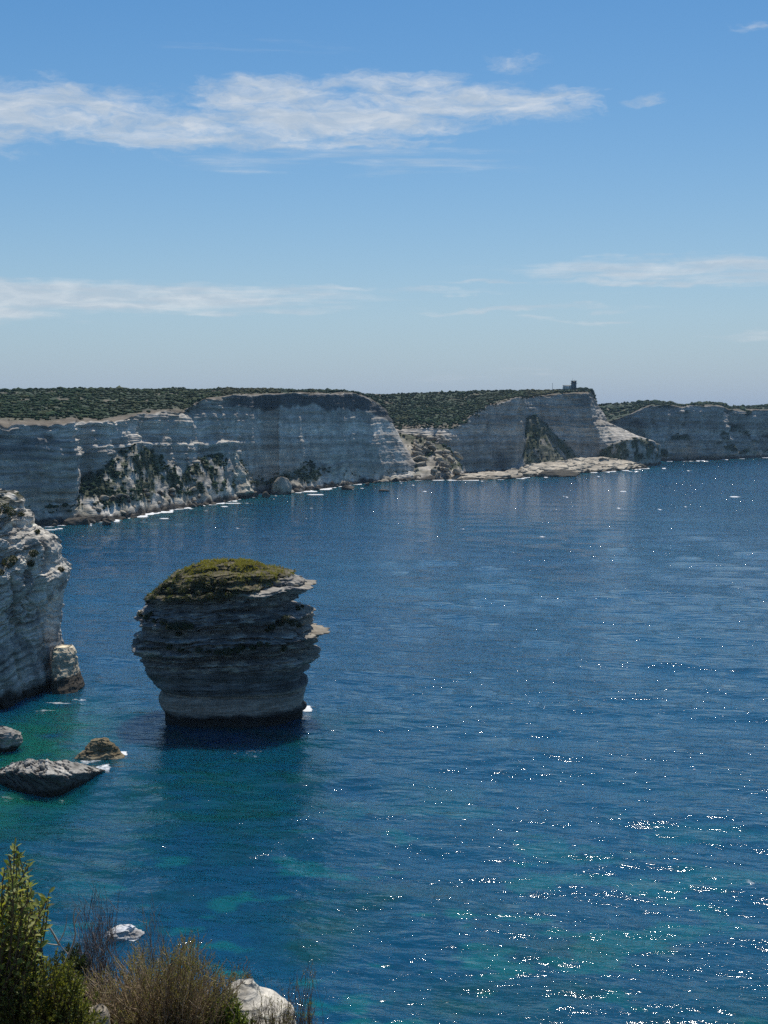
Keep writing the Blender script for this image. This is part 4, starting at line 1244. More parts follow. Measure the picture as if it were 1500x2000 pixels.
big_one(604, 628, 905, 930, PALE[2], 'pale rock crowning the small debris cone at the grey wall', .3)

# ================================================================ LOOKOUT STATION ON THE HEADLAND
M_WALL = plain('white_wall', (.78, .76, .71)); M_GREY = plain('grey_concrete', (.20, .21, .215)); M_DARKW = plain('dark_opening', (.02, .022, .025), .3); M_STEEL = plain('grey_steel', (.16, .17, .18), .5, .3)
YT = 1935.0
base = at(1122, 757.5, YT); mpp = YT / F          # metres per photograph pixel there
st = empty('lookout_station', (base[0], base[1], base[2]), 'low white building with a square grey lookout tower on the headland', 'lookout station')
def local_box(name, x0, x1, y0, y1, z0, z1, mat, parent):
    b = MB(); b.box(x0 * mpp, x1 * mpp, y0, y1, z0 * mpp, z1 * mpp)
    return b.build(name, mat, parent)
tw = local_box('tower', -5.5, 3.8, 0, 6.2, -4, 13.2, M_GREY, st)
local_box('window', -3.4, 1.8, -.12, 0.0, 9.6, 11.6, M_DARKW, tw)
local_box('window', -1.6, .2, -.12, 0.0, 4.4, 6.4, M_DARKW, tw)
gl = local_box('gallery', -7.0, 5.3, -1.0, 7.2, 8.6, 9.1, M_GREY, st)
b = MB()
for x in (-6.9, -3.8, -.8, 2.2, 5.1):
    b.tube([(x * mpp, -.95, 9.1 * mpp), (x * mpp, -.95, 10.6 * mpp)], .05, .05, (.2, .2, .2))
b.tube([(-6.9 * mpp, -.95, 10.6 * mpp), (5.1 * mpp, -.95, 10.6 * mpp)], .05, .05, (.2, .2, .2))
b.build('railing', M_STEEL, gl)
local_box('roof_slab', -6.4, 4.7, -.6, 6.8, 13.2, 13.9, M_GREY, st)
b = MB()
b.tube([(-3 * mpp, 3, 13.9 * mpp), (-3 * mpp, 3, 19.5 * mpp)], .11, .06, (.2, .2, .2), 6)
b.tube([(-4 * mpp, 3, 17 * mpp), (-2 * mpp, 3, 17 * mpp)], .05, .05, (.2, .2, .2), 4)
b.build('antenna', M_STEEL, st)
b = MB()
b.tube([(1.4 * mpp, 3, 13.9 * mpp), (1.4 * mpp, 3, 16.2 * mpp)], .12, .10, (.2, .2, .2), 6)
b.tube([(0.9 * mpp, 3, 15.6 * mpp), (2.2 * mpp, 3, 15.9 * mpp)], .14, .14, (.2, .2, .2), 6)
b.build('antenna', M_STEEL, st)
wg = local_box('wing', -22, -5.6, .8, 6.5, -3, 4.6, M_WALL, st)
for x in (-19.5, -16.2, -12.8, -9.6):
    local_box('window', x - .65, x + .65, .68, .8, .9, 3.2, M_DARKW, wg)
local_box('roof_slab', -22.4, -5.6, .4, 6.9, 4.6, 5.1, M_GREY, st)
b = MB()
mb_ = at(1079, 764, 1925)
b.tube([(0, 0, -1), (0, 0, 16 * .694)], .28, .2, (.2, .2, .2), 6)
o = b.build('pole', M_STEEL, None)
o.location = mb_
o.name = 'mast'
tag(o, 'thin dark mast standing to the left of the lookout station', 'mast')

# ================================================================ PLANTS ON THE SEA STACK
def project(P):
    P = np.atleast_2d(P) - np.array([0, 0, HC])
    cp, sp_ = math.cos(PITCH), math.sin(PITCH)
    fwd = P[:, 1] * cp - P[:, 2] * sp_
    up_ = P[:, 1] * sp_ + P[:, 2] * cp
    return np.stack([750 + F * P[:, 0] / fwd, 1000 - F * up_ / fwd], 1)
SG, STH = SG
SGf = SG.reshape(-1, 3)
SGp = project(SGf)
front = np.broadcast_to((np.sin(STH) > -.05)[:, None], SG.shape[:2]).ravel()
def on_stack(px, py):
    d = (SGp[:, 0] - px) ** 2 + (SGp[:, 1] - py) ** 2 + np.where(front, 0, 1e9)
    k = np.argsort(d)[:12]
    return SGf[k[np.argmin(SGf[k, 1])]]
def leafy(mb, c, rad, n, size, cols, r, squash=.8, up=.3):
    """n leaf-like quads spread through an ellipsoid"""
    d = r.normal(size=(n, 3)); d /= np.linalg.norm(d, axis=1)[:, None]
    p = c + d * (np.cbrt(r.uniform(.15, 1, (n, 1)))) * np.array([rad, rad, rad * squash])
    nn = d + r.normal(size=(n, 3)) * .6 + np.array([0, 0, up]); nn /= np.linalg.norm(nn, axis=1)[:, None]
    t = np.cross(nn, r.normal(size=(n, 3))); t /= np.linalg.norm(t, axis=1)[:, None]
    b_ = np.cross(nn, t)
    s = size * r.uniform(.6, 1.4, (n, 1))
    V = np.stack([p - t * s, p + b_ * s * .5, p + t * s, p - b_ * s * .5], 1).reshape(-1, 3)
    f = np.arange(n * 4).reshape(n, 4)
    cc = np.asarray(cols)[r.integers(0, len(cols), n)] * r.uniform(.7, 1.3, (n, 1))
    mb.add(V, [f], np.repeat(cc, 4, 0))
rs = np.random.default_rng(301)
DG = [(.036, .055, .020), (.048, .066, .024), (.062, .072, .027), (.075, .06, .032)]
def stack_shrub(X, Y, rad, label, group, n=170):
    p = on_stack(zx(X), zy(Y))
    rad *= .82
    mb = MB()
    leafy(mb, np.array([0, -.1 * rad, .25 * rad]), rad, int(n * rad ** 1.3) + 60, .20, DG, rs)
    root = empty('shrub', p, label, 'shrub', group)
    mb.build('foliage', M_LEAF, root)
    st_ = MB()
    for _ in range(5):
        e = rs.normal(size=3) * rad * .5
        st_.tube([(0, .25, -.25), tuple(e * .4), tuple(e + np.array([0, 0, .2]))], .05, .02, (.08, .06, .045), 3)
    st_.build('stem', M_TWIG, root)
L1, K1 = 'dark shrub from the left on the grassy dome of the sea stack', 'shrubs on the sea stack dome'
for q, (X, Y, r_) in enumerate(sorted([(300, 262, 1.1), (390, 205, 1.0), (430, 290, 1.4), (510, 235, 1.1), (560, 215, 1.2), (520, 320, 1.4), (600, 280, 1.6), (610, 335, 1.2), (680, 300, 1.5), (700, 245, 1.2), (740, 325, 1.1), (250, 320, 1.0),
                 (205, 352, 1.0), (340, 320, 1.1), (270, 295, .9), (455, 345, 1.1), (170, 372, .8)])):
    stack_shrub(X, Y, r_, (ORD + ['fifteenth', 'sixteenth', 'seventeenth'])[q] + ' ' + L1, K1)
L2, K2 = 'shrub from the left overhanging the left edge of the sea stack', 'shrubs at the left edge of the sea stack'
for q, (X, Y, r_) in enumerate(sorted([(128, 470, 1.1), (165, 480, 1.0), (200, 470, .9), (215, 515, .8)])):
    stack_shrub(X, Y, r_, (ORD + ['fifteenth', 'sixteenth', 'seventeenth'])[q] + ' ' + L2, K2)
L3, K3 = 'green shrub from the left above the deep crack of the sea stack', 'shrubs on the left ledge of the sea stack'
for q, (X, Y, r_) in enumerate(sorted([(280, 530, 1.2), (330, 560, 1.3), (390, 560, 1.5), (440, 545, 1.3), (480, 560, 1.0), (380, 600, .9)])):
    stack_shrub(X, Y, r_, (ORD + ['fifteenth', 'sixteenth', 'seventeenth'])[q] + ' ' + L3, K3)
L4, K4 = 'green shrub from the left on the upper right ledge of the sea stack', 'shrubs on the right upper ledge of the sea stack'
for q, (X, Y, r_) in enumerate(sorted([(1090, 535, 1.2), (1140, 505, 1.3), (1180, 530, 1.4), (1230, 545, .9), (1040, 555, 1.1), (1010, 580, .8)])):
    stack_shrub(X, Y, r_, (ORD + ['fifteenth', 'sixteenth', 'seventeenth'])[q] + ' ' + L4, K4)
L5, K5 = 'shrub from the left on the low ledge of the sea stack', 'shrubs on the low ledge of the sea stack'
for q, (X, Y, r_) in enumerate(sorted([(330, 705, .9), (400, 712, .8), (540, 715, 1.0), (590, 730, .8), (670, 740, 1.3), (730, 735, 1.4), (790, 730, 1.2), (830, 705, 1.1), (900, 690, 1.0), (950, 685, .9), (1010, 690, .8), (1125, 708, 1.0)])):
    stack_shrub(X, Y, r_, (ORD + ['fifteenth', 'sixteenth', 'seventeenth'])[q] + ' ' + L5, K5)
L6, K6 = 'brown tuft from the left on the right knob of the sea stack', 'tufts on the right knob of the sea stack'
for q, (X, Y, r_) in enumerate(sorted([(1215, 405, .6), (1250, 400, .5), (1225, 430, .6)])):
    stack_shrub(X, Y, r_, (ORD + ['fifteenth', 'sixteenth', 'seventeenth'])[q] + ' ' + L6, K6)
# grass on the dome
gm = (SGf[:, 2] > zlev(345)) & (SGf[:, 2] - .33 * np.maximum(SGf[:, 0] + 34, 0) + .5 * fbm(SGf / 3., 3, off=36) > zlev(335))
cand = SGf[gm]
cand = cand[(fbm(cand / 2.2, 3, off=7) > -.08)]
kk = rs.choice(len(cand), 9000)
bp_ = cand[kk] + rs.normal(size=(9000, 3)) * .12
gb = MB()
for j in range(3):
    h = rs.uniform(.12, .34, (len(bp_), 1)) * (1 + .5 * sstep(bp_[:, 2], zlev(250), zlev(130)))[:, None]
    a = rs.uniform(0, 6.28, len(bp_))
    sd_ = np.stack([np.cos(a), np.sin(a), a * 0], 1) * .07
    tip = bp_ + np.concatenate([rs.normal(size=(len(bp_), 2)) * .14, h], 1)
    V = np.stack([bp_ - sd_, bp_ + sd_, tip], 1).reshape(-1, 3)
    gy = np.array([.30, .28, .075]); gg = np.array([.12, .16, .042]); gd = np.array([.19, .14, .075])
    m1 = sstep(bp_[:, 2] + 1.2 * fbm(bp_ / 3., 3, off=5), zlev(240), zlev(130))[:, None]
    m2 = sstep(fbm(bp_ / 2.4, 3, off=15), 0, .4)[:, None] * (1 - m1)
    cc = (gg * (1 - m1) + gy * m1) * (1 - .7 * m2) + gd * .7 * m2
    cc = cc * rs.uniform(.65, 1.3, (len(bp_), 1))
    gb.add(V, [np.arange(len(V)).reshape(-1, 3)], np.repeat(cc, 3, 0))
tag(gb.build('grass', M_LEAF), 'yellow green grass on the dome of the sea stack', 'grass', kind='stuff')
# plants on the left cliff end
HG, HTH = HG
HGf = HG.reshape(-1, 3); HGp = project(HGf)
hfront = np.broadcast_to((np.sin(HTH) > -.05)[:, None], HG.shape[:2]).ravel()
for X, Y, r_, lab in [(20, 170, 2.2, 'dark bush in the hollow near the top of the left cliff end'), (60, 185, 1.6, 'small dark bush beside the hollow at the top of the left cliff end'), (130, 200, .9, 'low tuft on the upper ledge of the left cliff end'),
                      (55, 480, 1.7, 'round dark green bush halfway up the left cliff end'), (85, 465, 1.1, 'yellow green bush halfway up the left cliff end'), (205, 430, 1.2, 'dark bush under the jutting corner of the left cliff end'),
                      (190, 490, 1.0, 'thin bush in a crack of the left cliff end'), (365, 520, .9, 'small tuft on the jutting tip of the left cliff end'), (220, 300, .8, 'tiny bush on the shoulder of the left cliff end'), (5, 540, 1.2, 'bush at the picture edge on the left cliff end')]:
    d = (HGp[:, 0] - hx(X)) ** 2 + (HGp[:, 1] - hy(Y)) ** 2 + np.where(hfront, 0, 1e9)
    k = np.argsort(d)[:10]
    p = HGf[k[np.argmin(HGf[k, 1])]]
    mb = MB()
    leafy(mb, np.array([0, -.2 * r_, .2 * r_]), r_, int(150 * r_ ** 1.4) + 50, .24, [(.07, .075, .02), (.055, .065, .02)] if 'yellow' in lab else DG, rs)
    root = empty('bush', p, lab, 'bush')
    mb.build('foliage', M_LEAF, root)
    st_ = MB()
    for _ in range(4):
        e = rs.normal(size=3) * r_ * .5
        st_.tube([(0, .3, -.3), tuple(e * .4), tuple(e)], .06, .02, (.08, .06, .045), 3)
    st_.build('stem', M_TWIG, root)
# a white float out on the open water
o = MB()
v, f = ICO1
p = sea_pt(1356, 1505)
o.add(v * np.array([.24, .24, .2]) + np.array([0, 0, .14]), [f], (.8, .8, .78))
o.tube([(0, 0, .3), (0, 0, .52)], .035, .03, (.7, .7, .68), 6)
fo_ = o.build('buoy', plain('white_plastic', (.8, .8, .78), .35))
fo_.location = p
tag(fo_, 'tiny white float alone on the open water to the right', 'buoy')

# ================================================================ THE CLIFFTOP UNDER THE CAMERA
def gz(x, y):
    x = np.asarray(x, float); y = np.asarray(y, float)
    z = 63.4 - 1.65 * sstep(y, .8, 3.4)
    z = z + .52 * (1 - sstep(x, -.95, -.45)) * sstep(y, 3.8, 5.2)
    z = z - .30 * sstep(y, 6.0, 6.5)
    ed = 6.75 + .12 * np.sin(x * 2.1) + .10 * np.sin(x * 5.3 + 1)
    over = np.maximum(y - ed, 0)
    z = z - over * 2.6 - np.minimum(over, 1.0) * .5
    z = z - np.maximum(np.abs(x) - 14, 0) * .9
    return np.maximum(z, -3)
gx = np.concatenate([np.linspace(-45, -4, 30)[:-1], np.linspace(-4, 4, 130), np.linspace(4, 45, 30)[1:]])
gy = np.concatenate([np.linspace(-28, 2, 24)[:-1], np.linspace(2, 9, 120), np.linspace(9, 38, 40)[1:]])
GX, GY = np.meshgrid(gx, gy, indexing='ij')
GZ = gz(GX, GY)
q = np.stack([GX.ravel(), GY.ravel(), GZ.ravel()], 1)
fade = sstep(q[:, 2], -2.5, 2)
q[:, 2] += (fbm(q * 1.4, 4, off=3) * .10 + fbm(q * 6, 3, off=5) * .03) * np.clip(1 - np.abs(q[:, 1] - 4) / 6, .2, 1) * fade
gc = np.array([.075, .055, .036])[None] * (1 + .5 * fbm(q * 3.1, 4, off=9))[:, None]
st_m = sstep(fbm(q * 1.7, 4, off=12), .2, .5)
gc = gc * (1 - st_m)[:, None] + np.array([.30, .26, .2]) * st_m[:, None]
tag(mesh_np('ground', q, [grid_faces(len(gx), len(gy))], M_NEAR, np.clip(gc, .02, .6)), 'brown stony clifftop soil under the bushes', 'ground', kind='structure')
# the white limestone rock and the small stone
def near_rock(levels, Yc, label, base, seed, lean=1.0, amp=1.0):
    S_ = Strata(seed, .03, .09, 60, 66)
    def disp(P, n, TH):
        d = (S_.d(P[:, 2] + .15 * P[:, 0]) * .006 + fbm(P * 9., 4, off=seed) * .016 + ridged(P * 22., 3, off=seed + 1) * .004) * amp
        v = n * d[:, None]
        v[:, 2] += fbm(P * 11., 4, off=seed + 2) * .010 * amp
        return v
    def colr(P, V, TH):
        g = 1 + .25 * fbm(P * 14., 4, off=seed + 4)
        c_ = np.array(base)[None] * g[:, None]
        l_ = sstep(fbm(P * 20., 4, off=seed + 6), .25, .5)
        return c_ * (1 - .4 * l_)[:, None] + np.array([.25, .22, .17]) * (.4 * l_)[:, None]
    o, _ = ring_rock('rock', Yc, levels, 130, 80, lambda z, h: .035 + np.maximum(at(750, levels[0][0], Yc)[2] - z, 0) * lean, M_NEAR, disp, colr, 2.3, zlow=61.9)
    return tag(o, label, 'rock')
near_rock([(1916, 468, 491), (1919, 461, 494), (1926, 452, 498), (1936, 440, 503), (1946, 437, 510), (1950, 436, 530), (1957, 437, 545), (1966, 436, 558), (1978, 434, 566), (2000, 432, 572), (2030, 430, 576)], 6.45, 'bright white limestone rock standing among the bushes at the cliff edge', (.66, .61, .51), 91, 1.25)
near_rock([(1968, 190, 200), (1971, 172, 206), (1977, 162, 209), (1988, 158, 210), (2004, 154, 210)], 5.75, 'small cream stone half hidden between the green and the brown bushes', (.38, .32, .24), 93)

# ---- plants of the clifftop
rp = np.random.default_rng(909)
def curve(a, b, bow, n=6, wob=.0):
    t = np.linspace(0, 1, n)[:, None]
    a, b = np.asarray(a, float), np.asarray(b, float)
    p = a + (b - a) * t
    L_ = np.linalg.norm(b - a)
    p = p + np.asarray(bow) * (4 * t * (1 - t)) * .5
    if wob: p[1:-1] += rp.normal(size=(n - 2, 3)) * wob * L_
    return p
LEAF_V = np.array([[0, 0, 0], [.30, .17, .05], [.30, -.17, .05], [.68, .19, .03], [.68, -.19, .03], [1, 0, -.06], [.45, 0, -.03]])
LEAF_F = np.array([[0, 6, 1], [0, 2, 6], [1, 6, 3], [2, 4, 6], [3, 6, 5], [4, 5, 6]])
def frames(d, up):
    d = d / (np.linalg.norm(d, axis=1)[:, None] + 1e-9)
    s = np.cross(up, d); s /= np.linalg.norm(s, axis=1)[:, None] + 1e-9
    return d, s, np.cross(d, s)
def leaves(mb, p, d, size, cols):
    n = len(p)
    d, s, u = frames(d, rp.normal(size=(n, 3)) * .45 + np.array([0, 0, 1.0]))
    V = p[:, None] + size[:, None, None] * (LEAF_V[None, :, 0:1] * d[:, None] + LEAF_V[None, :, 1:2] * s[:, None] + LEAF_V[None, :, 2:3] * u[:, None])
    f = LEAF_F[None] + (np.arange(n) * 7)[:, None, None]
    mb.add(V.reshape(-1, 3), [f.reshape(-1, 3)], np.repeat(cols, 7, 0))
def needles(mb, path, n, ln, wid, cols, spread=.7):
    """short flat needles set all round the outer part of a twig"""
    t = rp.uniform(.12, 1, n) * (len(path) - 1)
    i = np.minimum(t.astype(int), len(path) - 2)
    fr = (t - i)[:, None]
    p = path[i] * (1 - fr) + path[i + 1] * fr
    ax = path[i + 1] - path[i]; ax /= np.linalg.norm(ax, axis=1)[:, None] + 1e-9
    d = ax + rp.normal(size=(n, 3)) * spread
    d /= np.linalg.norm(d, axis=1)[:, None]
    s = np.cross(d, rp.normal(size=(n, 3))); s /= np.linalg.norm(s, axis=1)[:, None] + 1e-9
    L_ = (ln * rp.uniform(.6, 1.3, n))[:, None]
    V = np.stack([p, p + d * L_ * .5 + s * wid, p + d * L_, p + d * L_ * .5 - s * wid], 1).reshape(-1, 3)
    c_ = np.asarray(cols)[rp.integers(0, len(cols), n)] * rp.uniform(.7, 1.3, (n, 1))
    mb.add(V, [np.arange(n * 4).reshape(n, 4)], np.repeat(c_, 4, 0))
def inside(poly, n):
    """random points of a pixel polygon"""
    poly = np.array(poly, float)
    out = []
    lo, hi = poly.min(0), poly.max(0)
    while len(out) < n:
        x, y = rp.uniform(lo[0], hi[0]), rp.uniform(lo[1], hi[1])
        c_ = False
        j = len(poly) - 1
        for i in range(len(poly)):
            if (poly[i, 1] > y) != (poly[j, 1] > y) and x < (poly[j, 0] - poly[i, 0]) * (y - poly[i, 1]) / (poly[j, 1] - poly[i, 1]) + poly[i, 0]:
                c_ = not c_
            j = i
        if c_: out.append((x, y))
    return out
def base_pt(px, Yc):
    x = at(px, 1950, Yc)[0]
    return np.array([x, Yc, float(gz(x, Yc)) - .03])

# broad-leaved shrub at the left edge
b0 = base_pt(-40, 5.6)
root = empty('broadleaf_shrub', b0, 'tall yellow green broad leaved shrub at the lower left edge', 'shrub')
sm_, LP, LD = MB(), [], []
outl = [(-230, 1760), (-120, 1700), (0, 1690), (14, 1672), (28, 1650), (42, 1652), (40, 1690), (48, 1690), (56, 1680), (62, 1705), (64, 1745), (82, 1760), (96, 1742), (99, 1756), (92, 1790), (84, 1810), (80, 1850), (60, 1885), (0, 1900), (-200, 1900)]
tips = inside(outl, 450) + [(34, 1653), (30, 1664), (50, 1682), (54, 1690), (95, 1745), (90, 1755), (20, 1690), (75, 1770)]
for tx, ty in tips:
    Yt = rp.uniform(5.25, 6.05)
    tip = at(tx, ty, Yt)
    s0_ = b0 + np.array([rp.normal() * .12, rp.normal() * .10, 0])
    mid = s0_ * .45 + tip * .55 + np.array([rp.normal() * .05, rp.normal() * .05, .0])
    path = curve(mid, tip, rp.normal(size=3) * .04 + np.array([0, 0, -.04]), 7)
    full = np.vstack([curve(s0_, mid, rp.normal(size=3) * .03, 4)[:-1], path])
    sm_.tube(full - b0, .006, .0018, (.12, .09, .06), 4)
    nl = 17
    t = np.linspace(.25, 1, nl) * 6
    i = np.minimum(t.astype(int), 5); fr = (t - i)[:, None]
    p = path[i] * (1 - fr) + path[i + 1] * fr
    ax = path[-1] - path[0]; ax /= np.linalg.norm(ax)
    an = np.arange(nl) * 2.4 + rp.uniform(0, 6)
    sx_ = np.cross(ax, [0, 1, .1]); sx_ /= np.linalg.norm(sx_); sy_ = np.cross(ax, sx_)
    d = np.cos(an)[:, None] * sx_ + np.sin(an)[:, None] * sy_ + ax * rp.uniform(.3, 1.0, (nl, 1))
    LP.append(p); LD.append(d)
sm_.build('stem', M_TWIG, root)
LP = np.concatenate(LP); LD = np.concatenate(LD)
n = len(LP)
ls = rp.uniform(.025, .043, n)
lc = np.array([[.30, .32, .07], [.21, .25, .055], [.14, .18, .045], [.38, .38, .13], [.20, .16, .06]])[rp.choice(5, n, p=[.26, .3, .26, .12, .06])] * rp.uniform(.75, 1.2, (n, 1))
pp_ = project(LP)
vis = np.where((pp_[:, 0] > -5) & (pp_[:, 1] < 1990))[0]
vis = vis[np.argsort(LP[vis, 1] - ls[vis] * 8)][:300]
rest = np.setdiff1d(np.arange(n), vis)
fm = MB()
leaves(fm, LP[rest] - b0, LD[rest], ls[rest], lc[rest])
tag(fm.build('foliage', M_LEAF, root), kind='stuff')
lm = []
for i in range(6):
    c_ = np.tile(np.array([[.30, .32, .07], [.21, .25, .055], [.14, .18, .045], [.38, .38, .13], [.26, .29, .08], [.18, .21, .05]][i]), (7, 1)) * np.array([.85, 1, 1, 1.05, 1.05, 1.15, .9])[:, None]
    lm.append(mesh_np('leaf', LEAF_V, [LEAF_F], M_LEAF, c_, link=False))
from mathutils import Matrix
D_, S_x, U_ = frames(LD[vis], rp.normal(size=(len(vis), 3)) * .45 + np.array([0, 0, 1.0]))
for k, i in enumerate(vis):
    o = bpy.data.objects.new('leaf', lm[k % 6]); C.objects.link(o)
    s = ls[i]; p = LP[i] - b0
    o.parent = root
    o.matrix_local = Matrix(((D_[k, 0] * s, S_x[k, 0] * s, U_[k, 0] * s, p[0]), (D_[k, 1] * s, S_x[k, 1] * s, U_[k, 1] * s, p[1]), (D_[k, 2] * s, S_x[k, 2] * s, U_[k, 2] * s, p[2]), (0, 0, 0, 1)))

def needle_shrub(name, basepx, Yb_, outline, n, Yr, label, cols, nn=38, ln=.016, wid=.0028, stemc=(.07, .05, .035), side=4, upright=.0, seglen=.10):
    b0 = base_pt(basepx, Yb_)
    root = empty(name, b0, label, 'shrub')
    sm_, fm = MB(), MB()
    for tx, ty in inside(outline, n):
        Yt = rp.uniform(*Yr)
        tip = at(tx, ty, Yt)
        s0_ = b0 + np.array([(tip[0] - b0[0]) * .35 + rp.normal() * .05, (Yt - Yb_) * .4, 0])
        s0_[2] = gz(s0_[0], s0_[1]) - .02
        path = curve(s0_, tip, np.array([rp.normal() * .03, rp.normal() * .03, .03]), 7)
        sm_.tube(path - b0, .0045, .0012, np.array(stemc) * rp.uniform(.7, 1.3), 3)
        k0 = 3
        needles(fm, path[k0:] - b0, nn, ln, wid, cols)
        ax = path[-1] - path[-3]; ax /= np.linalg.norm(ax) + 1e-9
        for _ in range(side):
            q0 = path[rp.integers(2, 6)]
            d = ax * rp.uniform(.5, 1.0) + rp.normal(size=3) * .5 + np.array([0, 0, upright]); d /= np.linalg.norm(d)
            sp_ = curve(q0, q0 + d * seglen * rp.uniform(.6, 1.2), np.array([0, 0, -.008]), 4)
            sm_.tube(sp_ - b0, .002, .0008, np.array(stemc) * rp.uniform(.8, 1.4), 3)
            needles(fm, sp_ - b0, int(nn * .8), ln, wid, cols)
    sm_.build('stem', M_TWIG, root)
    tag(fm.build('foliage', M_LEAF, root), kind='stuff')
YG = [(.17, .19, .04), (.12, .15, .035), (.24, .24, .06), (.085, .11, .03)]
needle_shrub('needle_shrub', 80, 5.6, [(-60, 1905), (0, 1890), (20, 1893), (45, 1878), (80, 1868), (110, 1858), (135, 1868), (155, 1890), (165, 1930), (180, 1965), (210, 1985), (215, 2040), (-60, 2040)], 480, (5.2, 5.9),
             'dense dark green needle leaved bush in the lower left corner', YG, upright=.3)
needle_shrub('needle_shrub', 440, 6.15, [(400, 1965), (415, 1935), (440, 1940), (452, 1925), (462, 1945), (478, 1958), (492, 1980), (500, 2030), (395, 2030)], 160, (6.0, 6.3),
             'small bright green needle leaved bush in front of the white rock', [(.13, .19, .04), (.18, .23, .055), (.09, .13, .03)], upright=.7, seglen=.07)
needle_shrub('needle_shrub', 130, 6.5, [(115, 1880), (120, 1845), (140, 1835), (160, 1850), (172, 1885), (150, 1900)], 50, (6.3, 6.6),
             'blurred bluish green bush behind the pale dead branches', [(.035, .06, .03), (.05, .075, .035)], upright=.3)

def twiggy(name, basepx, Yb_, outline, n, Yr, label, cols, r0=.0030, side=5, leaf=None, splay=.5, seglen=.13, wob=.02):
    b0 = base_pt(basepx, Yb_)
    root = empty(name, b0, label, 'shrub')
    sm_, fm = MB(), MB()
    for tx, ty in inside(outline, n):
        Yt = rp.uniform(*Yr)
        tip = at(tx, ty, Yt)
        s0_ = b0 + np.array([(tip[0] - b0[0]) * splay + rp.normal() * .04, (Yt - Yb_) * .5, 0])
        s0_[2] = gz(s0_[0], s0_[1]) - .02
        path = curve(s0_, tip, np.array([rp.normal() * .04, rp.normal() * .03, rp.normal() * .02]), 7, wob)
        cc = np.array(cols[rp.integers(0, len(cols))]) * rp.uniform(.65, 1.35)
        sm_.tube(path - b0, r0 * rp.uniform(.7, 1.3), r0 * .35, cc, 3)
        ax = path[-1] - path[2]; ax /= np.linalg.norm(ax) + 1e-9
        lf = leaf and leaf[0](tx, ty)
        if lf: needles(fm, path[4:] - b0, leaf[2], .010, .0013, leaf[1], .45)
        for _ in range(side):
            q0 = path[rp.integers(2, 7)]
            d = ax + rp.normal(size=3) * .42 + np.array([0, 0, .25]); d /= np.linalg.norm(d)
            sp_ = curve(q0, q0 + d * seglen * rp.uniform(.4, 1.1), rp.normal(size=3) * .012, 4)
            sm_.tube(sp_ - b0, r0 * .55, r0 * .25, cc * rp.uniform(.8, 1.3), 3)
            if lf: needles(fm, sp_ - b0, leaf[2], .010, .0013, leaf[1], .45)
    sm_.build('stem', M_TWIG, root)
    if fm.n: tag(fm.build('foliage', M_LEAF, root), kind='stuff')
BR = [(.32, .245, .16), (.24, .175, .115), (.42, .33, .22), (.18, .135, .095), (.30, .25, .135)]
OL = [(.25, .235, .08), (.33, .29, .115), (.18, .19, .065)]
twiggy('twiggy_shrub', 310, 6.2, [(150, 1920), (175, 1905), (200, 1908), (225, 1898), (250, 1885), (258, 1862), (274, 1852), (285, 1875), (305, 1888), (322, 1866), (340, 1850), (362, 1846), (385, 1856), (398, 1880), (410, 1902), (440, 1910), (470, 1918), (462, 1950), (430, 1985), (360, 2000), (190, 2000)], 850, (5.9, 6.6),
       'large brown twiggy bush with olive green tips in the middle of the clifftop', BR, leaf=(lambda x, y: rp.uniform() < (.75 if (x > 300 and y < 1930) or (255 < x < 285 and y < 1900) else .32), OL, 17), side=6, seglen=.095)
twiggy('twiggy_shrub', 190, 6.55, [(150, 1850), (155, 1800), (172, 1775), (185, 1755), (200, 1752), (205, 1775), (232, 1770), (225, 1800), (215, 1840), (230, 1870), (160, 1880)], 84, (6.4, 6.7),
       'bare grey bush of fine twigs in front of the foam washed rock', [(.14, .115, .105), (.10, .085, .08), (.19, .17, .16)], side=8, r0=.0022, wob=.03)
twiggy('twiggy_shrub', 300, 6.6, [(262, 1850), (275, 1795), (285, 1785), (300, 1790), (312, 1790), (320, 1815), (325, 1850)], 24, (6.5, 6.7),
       'pale spiky dead stems just above the brown twiggy bush', [(.30, .26, .2), (.2, .17, .13)], side=3, r0=.0022, splay=.9)
twiggy('twiggy_shrub', 365, 6.6, [(335, 1840), (340, 1800), (355, 1798), (378, 1800), (382, 1830), (420, 1850), (425, 1835), (400, 1870)], 14, (6.5, 6.7),
       'thin straight dead stalks rising from the olive tips of the brown bush', [(.24, .2, .15), (.16, .13, .1)], side=1, r0=.0016, splay=.95)
twiggy('twiggy_shrub', 472, 6.75, [(448, 1925), (450, 1888), (462, 1880), (478, 1880), (488, 1900), (500, 1925)], 60, (6.7, 6.8),
       'reddish green upright plant just behind the white rock', [(.17, .10, .05), (.11, .10, .04)], side=3, r0=.0018, splay=.95, leaf=(lambda x, y: rp.uniform() < .6, [(.10, .12, .035), (.16, .09, .04)], 12), seglen=.06)
twiggy('twiggy_shrub', 585, 6.4, [(545, 1985), (555, 1930), (570, 1915), (592, 1905), (606, 1890), (616, 1905), (612, 1960), (610, 2030), (540, 2030)], 120, (6.25, 6.5),
       'fine brown twiggy bush at the right end of the clifftop plants', [(.12, .085, .06), (.16, .12, .085), (.09, .065, .05)], side=4, r0=.0018, splay=.9, seglen=.08, leaf=(lambda x, y: rp.uniform() < .25, OL, 8))
twiggy('twiggy_shrub', 520, 6.15, [(490, 2000), (492, 1962), (512, 1952), (530, 1958), (552, 1962), (566, 1958), (570, 2030), (488, 2030)], 280, (6.05, 6.25),
       'sparse brown stalks standing in front of the white rock', [(.16, .11, .075), (.13, .12, .05), (.10, .075, .05)], side=3, r0=.0017, splay=.97, seglen=.07, leaf=(lambda x, y: rp.uniform() < .3, OL, 8))
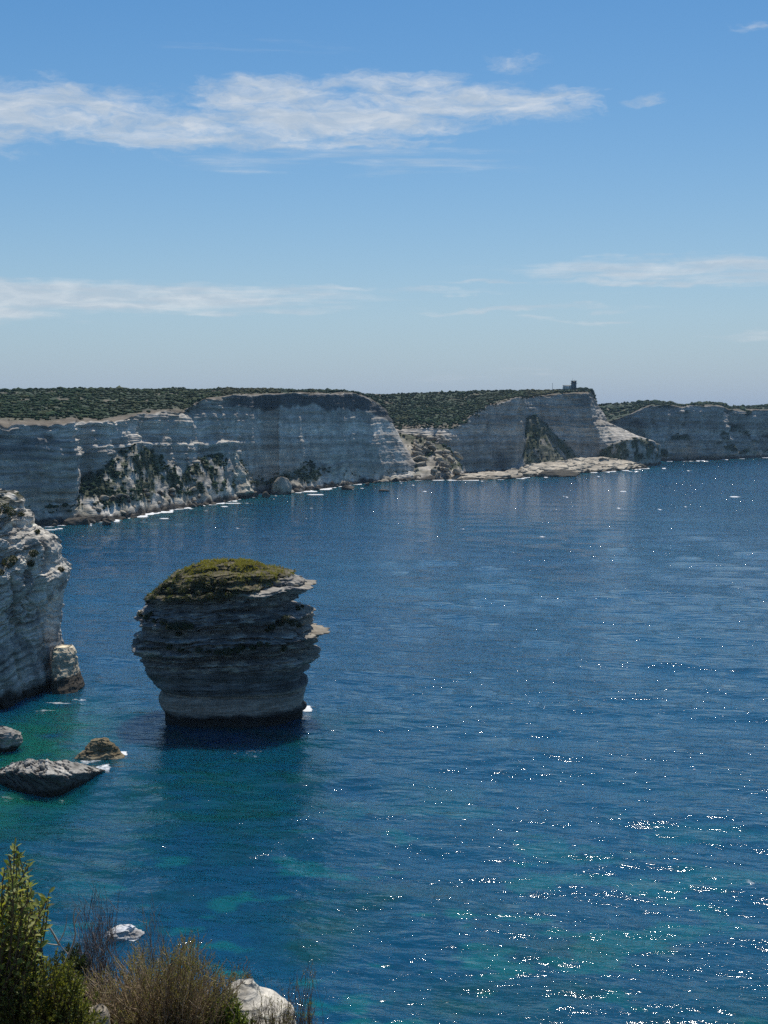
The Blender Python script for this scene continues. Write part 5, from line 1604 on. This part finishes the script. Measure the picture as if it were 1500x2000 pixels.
for x_, lab in ((535, 'two thin stalks right behind the white rock'),):
    twiggy('dry_stalk', x_, 6.75, [(500, 1925), (505, 1890), (520, 1885), (545, 1905), (550, 1930)], 8, (6.7, 6.8), 'few hair thin dry stalks against the water behind the white rock', [(.2, .16, .11)], side=0, r0=.0012, splay=.98)
# pale dead branches
def branch(lines, Yc, label):
    p0 = at(*lines[0][0], Yc)
    b = MB()
    for L_, r0, r1 in lines_r(lines):
        pts = np.array([at(x, y, Yc + dy) for (x, y), dy in zip(L_, np.linspace(0, -.05, len(L_)))]) - p0
        t = np.linspace(0, len(pts) - 1, len(pts) * 3)
        sm = np.stack([np.interp(t, range(len(pts)), pts[:, d]) for d in range(3)], 1)
        k = np.array([.25, .5, .25])
        for _ in range(2):
            for d in range(3): sm[1:-1, d] = np.convolve(sm[:, d], k, 'valid')
        b.tube(sm, r0, r1, (.50, .44, .36), 5)
    o = b.build('dead_branch', M_TWIG)
    o.location = p0
    tag(o, label, 'branch')
def lines_r(lines):
    return [(l, .0055 if i == 0 else .003, .0018 if i == 0 else .001) for i, l in enumerate(lines)]
branch([[(126, 1882), (134, 1865), (143, 1845), (148, 1826), (145, 1808), (143, 1790), (146, 1775)], [(145, 1808), (150, 1790), (158, 1778)], [(134, 1865), (120, 1850), (116, 1842)]], 6.05, 'pale curved dead branch rising above the green bush')
branch([[(116, 1846), (110, 1834), (101, 1818), (93, 1806), (85, 1797), (80, 1785)], [(114, 1842), (124, 1825), (129, 1808), (131, 1785)], [(112, 1846), (95, 1844), (82, 1838), (72, 1830)]], 6.1, 'forked pale dead branch beside the broad leaved shrub')

# ---------------------------------------------------------------- air
hz = MB()
hz.box(-75000, 75000, -75000, 75000, -9.5, 128)
m_, k, out = mat_new('sea_air')
pv = k.new('ShaderNodeVolumePrincipled')
pv.inputs['Color'].default_value = (.50, .75, 1.0, 1)
pv.inputs['Density'].default_value = 3.2e-5
pv.inputs['Anisotropy'].default_value = 0.0
k.link(pv.outputs[0], out.inputs['Volume'])
tag(hz.build('haze', m_), 'thin blue sea haze', 'haze', kind='stuff')
